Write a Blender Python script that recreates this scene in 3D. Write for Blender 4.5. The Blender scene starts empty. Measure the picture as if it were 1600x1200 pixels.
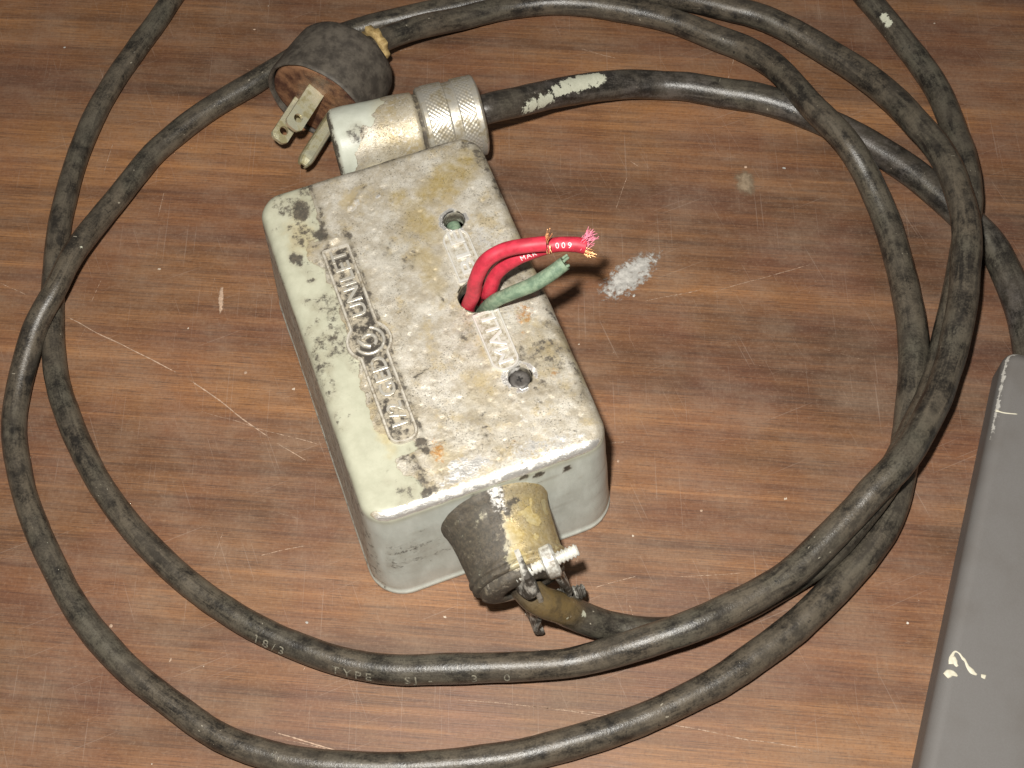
import bpy, bmesh, math, random
import numpy as np
from mathutils import Vector, Matrix, geometry

S = 0.001                                   # everything below is written in millimetres
rng = np.random.default_rng(7)
random.seed(7)
scn = bpy.context.scene
col = scn.collection

# ------------------------------------------------------------------ camera
cam_d = bpy.data.cameras.new('camera')
cam_d.sensor_width = 36.0
cam_d.lens = 49.5
cam_d.clip_start = 0.01
cam_d.clip_end = 20.0
cam = bpy.data.objects.new('camera', cam_d)
col.objects.link(cam)
CAM_AX = ((0.99830, -0.05169, -0.02696), (-0.05830, -0.88515, -0.46163), (0.00000, 0.46242, -0.88666))
CAM_C = (-0.00, -211.19, 404.95)
cam.matrix_world = Matrix(((CAM_AX[0][0], -CAM_AX[1][0], -CAM_AX[2][0], CAM_C[0] * S),
                           (CAM_AX[0][1], -CAM_AX[1][1], -CAM_AX[2][1], CAM_C[1] * S),
                           (CAM_AX[0][2], -CAM_AX[1][2], -CAM_AX[2][2], CAM_C[2] * S), (0, 0, 0, 1)))
scn.camera = cam

# ------------------------------------------------------------------ dim room and the camera's own flash
world = bpy.data.worlds.new('World')
scn.world = world
world.use_nodes = True
bg = world.node_tree.nodes['Background']
bg.inputs['Color'].default_value = (1.0, 0.93, 0.84, 1)
bg.inputs['Strength'].default_value = 0.09

fl = bpy.data.lights.new('camera_flash', 'AREA')
fl.shape = 'DISK'
fl.size = 0.016
fl.energy = 3.15
fl.color = (1.0, 0.965, 0.90)
flo = bpy.data.objects.new('camera_flash', fl)
col.objects.link(flo)
_m = cam.matrix_world.to_3x3()
flo.location = cam.matrix_world.translation + _m @ Vector((-0.023, 0.041, 0.0))
flo.rotation_euler = (Vector((-0.010, 0.0, 0.02)) - flo.location).to_track_quat('-Z', 'Y').to_euler()

scn.view_settings.view_transform = 'Standard'
scn.view_settings.look = 'None'
scn.view_settings.exposure = 0.0
scn.view_settings.gamma = 1.0
scn.view_settings.use_curve_mapping = False

# ------------------------------------------------------------------ numpy noise
def _h(ix, iy, iz, seed):
    n = (ix.astype(np.int64) * 374761393 + iy.astype(np.int64) * 668265263 + iz.astype(np.int64) * 2147483647 + seed * 1274126177) & 0xffffffff
    n = ((n ^ (n >> 13)) * 1274126177) & 0xffffffff
    n = ((n ^ (n >> 15)) * 2246822519) & 0xffffffff
    return ((n ^ (n >> 16)) & 0xffff) / 65535.0

def vnoise(P, scale, octaves=3, seed=0):
    """fractal value noise 0..1 at the points P (n x 2 or 3), feature size = scale mm"""
    P = np.asarray(P, float)
    if P.shape[1] == 2:
        P = np.c_[P, np.zeros(len(P))]
    out = np.zeros(len(P)); amp = 1.0; tot = 0.0
    for o in range(octaves):
        q = P / scale * 2 ** o + 13.7 * o
        i = np.floor(q).astype(np.int64); f = q - i
        f = f * f * (3 - 2 * f)
        v = 0
        for dx in (0, 1):
            for dy in (0, 1):
                for dz in (0, 1):
                    w = (f[:, 0] if dx else 1 - f[:, 0]) * (f[:, 1] if dy else 1 - f[:, 1]) * (f[:, 2] if dz else 1 - f[:, 2])
                    v = v + w * _h(i[:, 0] + dx, i[:, 1] + dy, i[:, 2] + dz, seed + o)
        out += amp * v; tot += amp; amp *= 0.55
    return out / tot

def sstep(x, a, b):
    t = np.clip((x - a) / (b - a), 0, 1)
    return t * t * (3 - 2 * t)

# ------------------------------------------------------------------ node helper
class N:
    def __init__(s, name):
        s.m = bpy.data.materials.new(name); s.m.use_nodes = True
        s.t = s.m.node_tree; s.b = s.t.nodes['Principled BSDF']; s.out = s.t.nodes['Material Output']
        s.b.inputs['Specular IOR Level'].default_value = 0.4
    def set(s, sock, v):
        if v is None: return
        if isinstance(v, bpy.types.NodeSocket): s.t.links.new(v, sock)
        elif isinstance(v, (tuple, list)) and len(v) == 3 and sock.type == 'RGBA': sock.default_value = (*v, 1)
        else: sock.default_value = v
    def node(s, ty, **kw):
        n = s.t.nodes.new(ty)
        for k, v in kw.items(): setattr(n, k, v)
        return n
    def math(s, op, a, b=0.0, clamp=False):
        n = s.node('ShaderNodeMath', operation=op, use_clamp=clamp); s.set(n.inputs[0], a); s.set(n.inputs[1], b); return n.outputs[0]
    def mix(s, f, a, b, blend='MIX'):
        n = s.node('ShaderNodeMix', data_type='RGBA', blend_type=blend, clamp_factor=True)
        s.set(n.inputs[0], f); s.set(n.inputs[6], a); s.set(n.inputs[7], b); return n.outputs[2]
    def mixf(s, f, a, b):
        n = s.node('ShaderNodeMix', data_type='FLOAT'); s.set(n.inputs[0], f); s.set(n.inputs[2], a); s.set(n.inputs[3], b); return n.outputs[0]
    def step(s, v, lo, hi, a=0.0, b=1.0):
        n = s.node('ShaderNodeMapRange', interpolation_type='SMOOTHSTEP')
        s.set(n.inputs[0], v); n.inputs[1].default_value = lo; n.inputs[2].default_value = hi; n.inputs[3].default_value = a; n.inputs[4].default_value = b
        return n.outputs[0]
    def coord(s, scale=(1000, 1000, 1000), rot=(0, 0, 0), uv=False, loc=(0, 0, 0)):
        tc = s.node('ShaderNodeTexCoord'); mp = s.node('ShaderNodeMapping')
        src = tc.outputs['UV' if uv else 'Object']
        if any(rot):
            r = s.node('ShaderNodeMapping'); r.inputs['Rotation'].default_value = rot
            s.t.links.new(src, r.inputs[0]); src = r.outputs[0]
        s.t.links.new(src, mp.inputs[0]); mp.inputs['Scale'].default_value = scale; mp.inputs['Location'].default_value = loc
        return mp.outputs[0]
    def noise(s, vec, scale, detail=4, rough=0.6, dist=0.0):
        n = s.node('ShaderNodeTexNoise'); s.set(n.inputs['Vector'], vec); n.inputs['Scale'].default_value = scale
        n.inputs['Detail'].default_value = detail; n.inputs['Roughness'].default_value = rough; n.inputs['Distortion'].default_value = dist
        return n.outputs[0]
    def voro(s, vec, scale, out='Distance'):
        n = s.node('ShaderNodeTexVoronoi'); s.set(n.inputs['Vector'], vec); n.inputs['Scale'].default_value = scale
        return n.outputs[out]
    def ramp(s, f, stops):
        n = s.node('ShaderNodeValToRGB'); e = n.color_ramp.elements
        while len(e) < len(stops): e.new(0.5)
        for k, (p, c) in zip(e, stops): k.position = p; k.color = (*c, 1)
        s.set(n.inputs[0], f); return n.outputs[0]
    def attr(s, name):
        n = s.node('ShaderNodeAttribute'); n.attribute_name = name; return n.outputs['Fac']
    def bump(s, h, strength=0.5, dist=0.0002, prev=None):
        n = s.node('ShaderNodeBump'); n.inputs['Strength'].default_value = strength; n.inputs['Distance'].default_value = dist
        s.set(n.inputs['Height'], h); s.set(n.inputs['Normal'], prev); return n.outputs[0]
    def done(s, color=None, rough=None, metal=None, normal=None, spec=None):
        s.set(s.b.inputs['Base Color'], color); s.set(s.b.inputs['Roughness'], rough); s.set(s.b.inputs['Metallic'], metal)
        s.set(s.b.inputs['Normal'], normal); s.set(s.b.inputs['Specular IOR Level'], spec); return s.m

# ------------------------------------------------------------------ mesh helpers
def link(o, parent=None):
    col.objects.link(o)
    if parent is not None: o.parent = parent
    return o

def empty(name, loc, rotz=0.0):
    o = bpy.data.objects.new(name, None); o.location = [v * S for v in loc]; o.rotation_euler = (0, 0, rotz)
    o.empty_display_size = 0.01
    return link(o)

def tag(o, label=None, cat=None, group=None, kind=None):
    for k, v in (('label', label), ('category', cat), ('group', group), ('kind', kind)):
        if v: o[k] = v
    return o

def mesh(name, V, F, mat, parent=None, smooth=True, attrs=None, uv=None, base=None, sharp=None, recalc=True):
    """V in mm (already local to the parent unless base, the parent's world place in mm, is given)"""
    V = np.asarray(V, float)
    if base is not None: V = V - np.asarray(base, float)
    me = bpy.data.meshes.new(name)
    me.from_pydata((V * S).tolist(), [], [list(map(int, f)) for f in F]); me.update()
    if recalc:
        bm = bmesh.new(); bm.from_mesh(me); bmesh.ops.recalc_face_normals(bm, faces=bm.faces); bm.to_mesh(me); bm.free()
    if attrs:
        for k, v in attrs.items():
            a = me.attributes.new(k, 'FLOAT', 'POINT'); a.data.foreach_set('value', np.asarray(v, np.float32))
    if uv is not None:
        l = me.uv_layers.new(name='UVMap'); vi = np.zeros(len(me.loops), np.int32); me.loops.foreach_get('vertex_index', vi)
        l.data.foreach_set('uv', np.asarray(uv, np.float32)[vi].ravel())
    if smooth:
        me.polygons.foreach_set('use_smooth', [True] * len(me.polygons))
        if sharp: me.set_sharp_from_angle(angle=math.radians(sharp))
    if isinstance(mat, (list, tuple)):
        for m in mat: me.materials.append(m)
    else: me.materials.append(mat)
    return link(bpy.data.objects.new(name, me), parent)

def catmull(P, step):
    P = np.asarray(P, float); out = []
    Q = np.vstack([2 * P[0] - P[1], P, 2 * P[-1] - P[-2]])
    for i in range(1, len(Q) - 2):
        n = max(4, int(np.linalg.norm(Q[i + 1] - Q[i]) / step * 2)); t = np.linspace(0, 1, n, endpoint=False)[:, None]
        a, b, c, d = Q[i - 1:i + 3]
        out.append(0.5 * (2 * b + (c - a) * t + (2 * a - 5 * b + 4 * c - d) * t ** 2 + (3 * b - a - 3 * c + d) * t ** 3))
    out = np.vstack(out + [P[-1:]])
    for _ in range(12):
        out[1:-1] = 0.25 * out[:-2] + 0.5 * out[1:-1] + 0.25 * out[2:]
    L = np.r_[0, np.cumsum(np.linalg.norm(np.diff(out, axis=0), axis=1))]
    s = np.arange(0, L[-1], step)
    return np.c_[np.interp(s, L, out[:, 0]), np.interp(s, L, out[:, 1]), np.interp(s, L, out[:, 2])], s

def frames(C):
    T = np.gradient(C, axis=0); T /= np.linalg.norm(T, axis=1)[:, None]
    up = np.array([0, 0, 1.0]); n = up - T[0] * (T[0] @ up)
    if np.linalg.norm(n) < 0.2: n = np.array([0, 1.0, 0]) - T[0] * T[0][1]
    n /= np.linalg.norm(n); Ns = []
    for t in T:
        n = n - t * (n @ t); n /= np.linalg.norm(n); Ns.append(n)
    Ns = np.array(Ns)
    return T, Ns, np.cross(Ns, T)

def tube_geo(C, R, seg=16, caps=True):
    C = np.asarray(C, float); n = len(C); T, U, B = frames(C)
    R = np.broadcast_to(np.asarray(R, float), (n,)) if np.ndim(R) < 2 else R
    th = np.linspace(-math.pi / 2, 1.5 * math.pi, seg, endpoint=False)
    rr = R[:, None] if R.ndim == 1 else R
    V = C[:, None, :] + rr[..., None] * (np.cos(th)[None, :, None] * B[:, None, :] + np.sin(th)[None, :, None] * U[:, None, :])
    F = []
    for i in range(n - 1):
        for j in range(seg):
            k = (j + 1) % seg
            F.append((i * seg + j, i * seg + k, (i + 1) * seg + k, (i + 1) * seg + j))
    if caps:
        F.append(tuple(range(seg - 1, -1, -1))); F.append(tuple((n - 1) * seg + j for j in range(seg)))
    return V.reshape(-1, 3), F

def tube(name, C, R, mat, parent=None, seg=16, base=None, attrs=None, caps=True, sharp=50):
    V, F = tube_geo(C, R, seg, caps)
    return mesh(name, V, F, mat, parent, base=base, attrs=attrs, sharp=sharp)

def lathe_geo(prof, seg=48, wob=None):
    """profile (x along the axis, r) turned round the x axis; returns V, F, (x, angle, index of profile point)"""
    V, F = [], []
    n = len(prof)
    for i, (x, r) in enumerate(prof):
        for j in range(seg):
            a = 2 * math.pi * j / seg; q = r + (wob(i, j) if wob else 0)
            V.append((x, q * math.cos(a), q * math.sin(a)))
    for i in range(n - 1):
        for j in range(seg):
            k = (j + 1) % seg
            F.append((i * seg + j, (i + 1) * seg + j, (i + 1) * seg + k, i * seg + k))
    if prof[0][1] > 0.01: F.append(tuple(range(seg)))
    if prof[-1][1] > 0.01: F.append(tuple((n - 1) * seg + j for j in range(seg - 1, -1, -1)))
    return np.array(V), F

def place(V, origin, axis, up=(0, 0, 1)):
    """turn the local x axis of V to axis, its y to the horizontal side and z to up"""
    x = np.array(axis, float); x /= np.linalg.norm(x)
    u = np.array(up, float); u = u - x * (u @ x); u /= np.linalg.norm(u)
    y = np.cross(u, x)
    return np.asarray(origin, float) + V[:, :1] * x + V[:, 1:2] * y + V[:, 2:3] * u

def resample(prof, step=1.0):
    out = []
    for (a, b), (c, d) in zip(prof[:-1], prof[1:]):
        n = max(1, int(math.hypot(c - a, d - b) / step))
        out += [(a + (c - a) * t / n, b + (d - b) * t / n) for t in range(n)]
    return out + [prof[-1]]

def box_geo(c, d, ax=None, bev=0.3):
    bm = bmesh.new(); bmesh.ops.create_cube(bm, size=1.0)
    bmesh.ops.scale(bm, vec=d, verts=bm.verts)
    if bev: bmesh.ops.bevel(bm, geom=bm.edges[:], offset=bev, segments=2, affect='EDGES', profile=0.5)
    bm.verts.index_update()
    V = np.array([v.co[:] for v in bm.verts]); F = [[v.index for v in f.verts] for f in bm.faces]; bm.free()
    if ax is not None: V = V @ np.array(ax, float)
    return V + np.array(c, float), F

def join(parts):
    V, F, o = [], [], 0
    for v, f in parts:
        V.append(np.asarray(v, float)); F += [[i + o for i in q] for q in f]; o += len(v)
    return np.vstack(V), F

def prism(outer, holes, z0, z1, bev=0.0):
    """flat plate with holes; outer and holes are lists of (x, y)"""
    loops = [list(outer)] + [list(h) for h in holes]; pts, edges = [], []
    for l in loops:
        o = len(pts); pts += l; edges += [(o + i, o + (i + 1) % len(l)) for i in range(len(l))]
    v, e, f, ov, oe, of = geometry.delaunay_2d_cdt([Vector(p) for p in pts], edges, [], 0, 1e-6)
    def inside(p, l):
        c = False
        for (x1, y1), (x2, y2) in zip(l, l[1:] + l[:1]):
            if (y1 > p[1]) != (y2 > p[1]) and p[0] < (x2 - x1) * (p[1] - y1) / (y2 - y1) + x1: c = not c
        return c
    tri = []
    for q in f:
        g = sum((v[i] for i in q), Vector((0, 0))) / len(q)
        if inside(g, loops[0]) and not any(inside(g, h) for h in loops[1:]): tri.append(q)
    n = len(v)
    V = [(p[0], p[1], z1) for p in v] + [(p[0], p[1], z0) for p in v]
    F = [list(q) for q in tri] + [[i + n for i in reversed(q)] for q in tri]
    mp = {}
    for i, src in enumerate(ov):
        for k in src: mp[k] = i
    for a, b in edges: F.append([mp[a], mp[b], mp[b] + n, mp[a] + n])
    bm = bmesh.new()
    vs = [bm.verts.new(p) for p in V]
    for q in F:
        try: bm.faces.new([vs[i] for i in q])
        except ValueError: pass
    bmesh.ops.recalc_face_normals(bm, faces=bm.faces)
    bm.verts.index_update()
    V = np.array([p.co[:] for p in bm.verts]); F = [[p.index for p in q.verts] for q in bm.faces]; bm.free()
    return V, F

def text_geo(s, size, depth, bevel=0.0, spacing=1.0, res=3):
    """V, F of a line of lettering in the xy plane, in mm, left aligned on the base line"""
    cu = bpy.data.curves.new('lettering', 'FONT'); cu.body = s; cu.size = size; cu.extrude = depth; cu.bevel_depth = bevel
    cu.bevel_resolution = 1; cu.space_character = spacing; cu.resolution_u = res
    o = bpy.data.objects.new('lettering', cu); col.objects.link(o)
    dg = bpy.context.evaluated_depsgraph_get(); ev = o.evaluated_get(dg); me = ev.to_mesh()
    V = np.array([v.co[:] for v in me.vertices]); F = [list(p.vertices) for p in me.polygons]
    ev.to_mesh_clear(); bpy.data.objects.remove(o); bpy.data.curves.remove(cu)
    return V, F

# ------------------------------------------------------------------ materials
def mat_wood():
    n = N('worn_wood')
    R = (0, 0, math.radians(8))
    big = n.noise(n.coord((5, 70, 1), R), 1.0, 4, 0.6, 0.5)
    mid = n.noise(n.coord((6, 400, 1), R), 1.0, 6, 0.66, 0.35)
    fine = n.noise(n.coord((26, 2300, 1), R), 1.0, 4, 0.7)
    pore = n.noise(n.coord((75, 3000, 1), R, loc=(3, 9, 0)), 1.0, 3, 0.6)
    patch = n.noise(n.coord((22, 30, 1), R), 1.0, 3, 0.55)
    wide = n.noise(n.coord((3.5, 24, 1), R, loc=(1, 6, 0)), 1.0, 2, 0.5, 0.3)
    v = n.math('ADD', n.math('MULTIPLY', big, 0.26), n.math('MULTIPLY', mid, 0.22))
    v = n.math('ADD', v, n.math('ADD', n.math('MULTIPLY', fine, 0.24), n.math('MULTIPLY', wide, 0.28)))
    c = n.ramp(v, [(0.39, (0.047, 0.023, 0.014)), (0.46, (0.125, 0.058, 0.029)), (0.53, (0.220, 0.102, 0.044)), (0.60, (0.37, 0.172, 0.066))])
    c = n.mix(n.step(patch, 0.40, 0.64, 0, 0.50), c, n.mix(0.5, c, (0.175, 0.062, 0.045)))
    c = n.mix(n.step(pore, 0.56, 0.66, 0, 0.70), c, (0.050, 0.024, 0.017))
    # dusty scuffing that follows fine rubbing across the grain
    cross = n.noise(n.coord((1500, 30, 1), (0, 0, math.radians(4))), 1.0, 3, 0.6)
    weave = n.noise(n.coord((700, 700, 1), R), 1.0, 2, 0.8)
    haze = n.noise(n.coord((40, 60, 1), (0, 0, 0.3), loc=(4, 2, 0)), 1.0, 7, 0.72)
    hz = n.step(haze, 0.36, 0.80, 0.05, 0.44)
    hz = n.math('MULTIPLY', hz, n.math('ADD', 0.45, n.math('ADD', n.math('MULTIPLY', cross, 0.75), n.math('MULTIPLY', weave, 0.35))))
    c = n.mix(hz, c, (0.31, 0.225, 0.160))
    grit = n.noise(n.coord((900, 900, 1)), 1.0, 2, 0.8)
    c = n.mix(n.step(grit, 0.50, 0.75, 0, 0.22), c, (0.34, 0.24, 0.17))
    c = n.mix(n.step(grit, 0.50, 0.25, 0, 0.30), c, (0.07, 0.036, 0.024))
    # long faint rub marks in three directions
    for ang, sc, lo, f in ((1.25, (34, 2300), 0.715, 0.17), (-0.35, (26, 1900), 0.72, 0.17), (1.62, (30, 2000), 0.70, 0.16)):
        s_ = n.noise(n.coord((sc[0], sc[1], 1), (0, 0, ang), loc=(ang * 7, ang * 3, 0)), 1.0, 1, 0.4)
        c = n.mix(n.step(s_, lo, lo + 0.05, 0, f), c, (0.50, 0.40, 0.33))
    # crumbs of paint and dust
    vec = n.coord()
    vd = n.voro(vec, 0.085); rnd = n.voro(vec, 0.085, 'Color')
    sep = n.node('ShaderNodeSeparateColor'); n.set(sep.inputs[0], rnd)
    rad = n.math('MULTIPLY', n.math('POWER', sep.outputs[0], 6.0), 0.050)
    wob = n.math('MULTIPLY', n.math('SUBTRACT', n.noise(vec, 1.3, 2, 0.6), 0.5), 0.10)
    sp = n.math('LESS_THAN', n.math('ADD', vd, wob), rad)
    c = n.mix(n.math('MULTIPLY', sp, 0.8), c, (0.62, 0.54, 0.44))
    vd2 = n.voro(n.coord(loc=(31, 17, 0)), 0.03); 
    sp2 = n.math('LESS_THAN', n.math('ADD', vd2, n.math('MULTIPLY', n.math('SUBTRACT', n.noise(vec, 1.1, 2, 0.6), 0.5), 0.03)), 0.010)
    c = n.mix(n.math('MULTIPLY', sp2, 0.9), c, (0.75, 0.70, 0.62))
    h = n.math('ADD', n.math('MULTIPLY', fine, 0.5), n.math('MULTIPLY', pore, -0.5))
    r = n.step(haze, 0.3, 0.7, 0.42, 0.62)
    return n.done(c, r, 0.0, n.bump(h, 0.5, 0.00015), 0.35)

def mat_flake(name, colr, lo, hi, scale, rough=0.7):
    """thin dried paint or scored fibre with a ragged see-through edge: the 'edge' attribute falls to 0 at its rim"""
    n = N(name); vec = n.coord()
    e = n.attr('edge'); no = n.noise(vec, scale, 5, 0.7)
    a = n.step(n.math('ADD', e, n.math('MULTIPLY', n.math('SUBTRACT', no, 0.5), 1.7)), lo, hi)
    c = n.mix(n.step(n.noise(vec, scale * 0.7, 4, 0.7), 0.35, 0.7), tuple(x * 0.62 for x in colr), colr)
    n.set(n.b.inputs['Alpha'], a)
    return n.done(c, rough, 0.0, n.bump(no, 0.5, 0.0002))

def mat_cord(name, dust=(0.110, 0.090, 0.065), clean=0.0):
    n = N(name)
    L = n.coord((1, 8.0, 1), uv=True); vec = n.coord()
    a = n.noise(n.coord((0.06, 5.0, 1), uv=True), 1.0, 5, 0.68, 0.6)
    b = n.noise(vec, 0.22, 5, 0.68)
    f = n.noise(vec, 1.6, 3, 0.7)
    v = n.math('ADD', n.math('MULTIPLY', a, 0.6), n.math('MULTIPLY', b, 0.5))
    v = n.math('ADD', v, n.math('MULTIPLY', n.math('SUBTRACT', f, 0.5), 0.35))
    d = n.step(v, 0.42 + clean, 0.70 + clean)
    hue = n.noise(vec, 0.035, 3, 0.5)
    du = n.mix(n.step(hue, 0.40, 0.62), dust, (0.098, 0.088, 0.066))
    c = n.mix(d, (0.017, 0.015, 0.013), du)
    c = n.mix(n.step(n.noise(vec, 0.09, 3, 0.6), 0.42, 0.62, 0, 0.55 - clean), c, n.mix(0.5, c, (0.140, 0.118, 0.090)))
    c = n.mix(n.math('MULTIPLY', n.step(b, 0.60, 0.70), n.step(f, 0.42, 0.6)), c, (0.016, 0.015, 0.014))
    # scrapes and pale flecks
    fl_ = n.noise(n.coord((0.5, 9.0, 1), uv=True, loc=(2, 5, 0)), 1.0, 2, 0.5)
    c = n.mix(n.step(fl_, 0.735, 0.76, 0, 0.75), c, (0.42, 0.38, 0.30))
    # paint daubed on
    p = n.attr('paint')
    pn = n.math('ADD', p, n.math('MULTIPLY', n.math('SUBTRACT', n.noise(vec, 0.38, 6, 0.75), 0.5), 1.9))
    pf = n.math('MULTIPLY', n.step(pn, 0.48, 0.56), n.step(p, 0.02, 0.1))
    c = n.mix(pf, c, n.mix(n.noise(vec, 1.0, 3, 0.6), (0.42, 0.43, 0.33), (0.66, 0.66, 0.54)))
    # oily brown film near the clamp
    o = n.attr('oil')
    c = n.mix(n.math('MULTIPLY', o, n.step(b, 0.3, 0.6, 0.35, 0.85)), c, (0.17, 0.115, 0.045))
    r = n.mixf(d, 0.30, 0.39)
    r = n.mixf(o, r, 0.25)
    return n.done(c, r, 0.0, n.bump(n.math('ADD', n.math('ADD', f, n.math('MULTIPLY', a, 0.6)), n.math('MULTIPLY', pf, 0.8)), 0.32, 0.0003), 0.5)

def mat_casting():
    """weathered casting: 'paint' bare..painted, 'dirt' grime and painted-on shade, 'rust' orange bloom, 'stain' yellowed film, 'shine' rubbed bright and painted highlight"""
    n = N('weathered_casting'); vec = n.coord()
    n1 = n.noise(vec, 0.16, 6, 0.68); n2 = n.noise(vec, 0.9, 5, 0.7); n3 = n.noise(vec, 3.2, 3, 0.7); n0 = n.noise(vec, 0.05, 3, 0.55)
    bare = n.mix(n.step(n1, 0.36, 0.64), (0.47, 0.415, 0.32), (0.68, 0.64, 0.555))
    bare = n.mix(n.step(n2, 0.50, 0.70, 0, 0.28), bare, (0.74, 0.72, 0.67))
    bare = n.mix(n.step(n3, 0.52, 0.30, 0, 0.45), bare, (0.30, 0.26, 0.20))
    bare = n.mix(n.step(n.noise(n.coord(loc=(40, 11, 3)), 0.11, 5, 0.7), 0.50, 0.66, 0, 0.65), bare, (0.52, 0.41, 0.22))
    bare = n.mix(n.step(n.noise(n.coord(loc=(9, 31, 3)), 0.30, 6, 0.75), 0.56, 0.70, 0, 0.6), bare, (0.33, 0.29, 0.235))
    paint = n.mix(n.step(n1, 0.3, 0.7), (0.385, 0.385, 0.292), (0.455, 0.455, 0.352))
    side = n.attr('side')
    grey = n.mix(n.step(n.noise(n.coord((1000, 1000, 300)), 0.25, 4, 0.6), 0.3, 0.7), (0.55, 0.585, 0.53), (0.66, 0.70, 0.645))
    paint = n.mix(side, paint, grey)
    pa = n.math('ADD', n.attr('paint'), n.math('MULTIPLY', n.math('SUBTRACT', n.noise(vec, 0.35, 6, 0.7), 0.5), 0.9))
    pf = n.step(pa, 0.47, 0.53)
    rim = n.math('MULTIPLY', n.step(pa, 0.40, 0.47), n.math('SUBTRACT', 1.0, n.step(pa, 0.50, 0.58)))
    c = n.mix(pf, bare, paint)
    c = n.mix(n.math('MULTIPLY', rim, 0.45), c, (0.20, 0.155, 0.085))
    st = n.math('MULTIPLY', n.attr('stain'), n.step(n1, 0.28, 0.62, 0.45, 1.0))
    c = n.mix(st, c, n.mix(n.step(n2, 0.35, 0.65), (0.36, 0.25, 0.060), (0.49, 0.385, 0.175)))
    # pits and specks of black
    pit = n.math('MULTIPLY', n.step(n.noise(vec, 2.2, 4, 0.75), 0.575, 0.62), n.step(n.noise(n.coord(loc=(7, 77, 0)), 0.14, 5, 0.7), 0.40, 0.60))
    pit = n.math('MULTIPLY', pit, n.mixf(pf, 0.85, 0.10))
    c = n.mix(pit, c, (0.055, 0.047, 0.038))
    ru = n.math('ADD', n.attr('rust'), n.math('MULTIPLY', n.math('SUBTRACT', n2, 0.5), 2.6))
    ruf = n.math('MULTIPLY', n.step(ru, 0.45, 1.0), n.step(n.attr('rust'), 0.03, 0.15))
    c = n.mix(n.math('MULTIPLY', ruf, 0.85), c, n.mix(n.step(n3, 0.4, 0.6), (0.42, 0.16, 0.025), (0.52, 0.28, 0.08)))
    da = n.attr('dirt')
    sm = n.math('MULTIPLY', da, n.step(n.noise(vec, 0.22, 6, 0.7), 0.25, 0.60, 0.10, 0.85))
    c = n.mix(sm, c, n.mix(n.step(n1, 0.35, 0.6), (0.20, 0.165, 0.105), (0.30, 0.27, 0.20)))
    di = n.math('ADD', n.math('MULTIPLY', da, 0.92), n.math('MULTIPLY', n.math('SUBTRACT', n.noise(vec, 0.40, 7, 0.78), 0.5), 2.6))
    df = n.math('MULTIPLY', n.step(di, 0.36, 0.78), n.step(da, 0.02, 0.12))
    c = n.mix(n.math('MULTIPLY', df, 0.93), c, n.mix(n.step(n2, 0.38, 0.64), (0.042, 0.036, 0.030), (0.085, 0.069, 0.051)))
    sh = n.math('ADD', n.attr('shine'), n.math('MULTIPLY', n.math('SUBTRACT', n2, 0.5), 1.3))
    shf = n.math('MULTIPLY', n.step(sh, 0.42, 0.75), n.step(n.attr('shine'), 0.02, 0.12))
    c = n.mix(shf, c, (0.74, 0.72, 0.68))
    m = n.math('MULTIPLY', n.math('SUBTRACT', 1.0, pf), 0.42)
    m = n.math('MAXIMUM', m, n.math('MULTIPLY', shf, 0.75))
    m = n.math('MULTIPLY', m, n.math('SUBTRACT', 1.0, df))
    r = n.mixf(pf, 0.44, 0.40); r = n.mixf(shf, r, 0.34); r = n.mixf(df, r, 0.6)
    h = n.math('ADD', n.math('MULTIPLY', n2, 0.9), n.math('MULTIPLY', n3, 0.45))
    h = n.math('SUBTRACT', h, n.math('MULTIPLY', pit, 0.6))
    h = n.math('MULTIPLY', h, n.mixf(pf, 1.0, n.mixf(side, 0.16, 0.42)))
    h = n.math('ADD', h, n.math('MULTIPLY', pf, 0.35))
    return n.done(c, r, m, n.bump(h, 0.5, 0.00034), 0.45)

def mat_metal(name, bright, dark, rough=0.32, metal=0.9, scale=1.2, lo=0.38, hi=0.62, bump=0.3):
    n = N(name); vec = n.coord()
    a = n.noise(vec, scale, 5, 0.7); b = n.noise(vec, scale * 0.25, 4, 0.6)
    v = n.math('ADD', n.math('MULTIPLY', a, 0.5), n.math('MULTIPLY', b, 0.5))
    f = n.step(v, lo, hi)
    return n.done(n.mix(f, dark, bright), n.mixf(f, rough + 0.22, rough), n.mixf(f, metal * 0.55, metal), n.bump(a, bump, 0.0002), 0.5)

def mat_plain(name, c1, c2, rough=0.5, scale=0.6, bump=0.2, spec=0.4, lo=0.35, hi=0.65):
    n = N(name); vec = n.coord(); a = n.noise(vec, scale, 5, 0.68)
    return n.done(n.mix(n.step(a, lo, hi), c1, c2), rough, 0.0, n.bump(n.noise(vec, scale * 3, 3, 0.6), bump, 0.0002), spec)

def mat_grey_case():
    n = N('grey_enamel'); vec = n.coord()
    a = n.noise(vec, 0.03, 4, 0.6); b = n.noise(vec, 2.6, 4, 0.8)
    c = n.mix(n.step(a, 0.35, 0.65), (0.142, 0.130, 0.120), (0.168, 0.160, 0.154))
    c = n.mix(n.step(b, 0.3, 0.7, 0, 0.30), c, (0.12, 0.108, 0.098))
    e = n.math('ADD', n.attr('edge'), n.math('MULTIPLY', n.math('SUBTRACT', n.noise(vec, 0.45, 6, 0.8), 0.5), 1.5))
    ef = n.math('MULTIPLY', n.step(e, 0.80, 0.88), n.step(n.attr('edge'), 0.05, 0.2))
    c = n.mix(ef, c, (0.50, 0.48, 0.44))
    vd = n.voro(vec, 0.055); c = n.mix(n.math('LESS_THAN', vd, 0.018), c, (0.5, 0.48, 0.42))
    return n.done(c, n.step(a, 0.3, 0.7, 0.52, 0.64), 0.0, n.bump(b, 0.25, 0.00015), 0.4)

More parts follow.
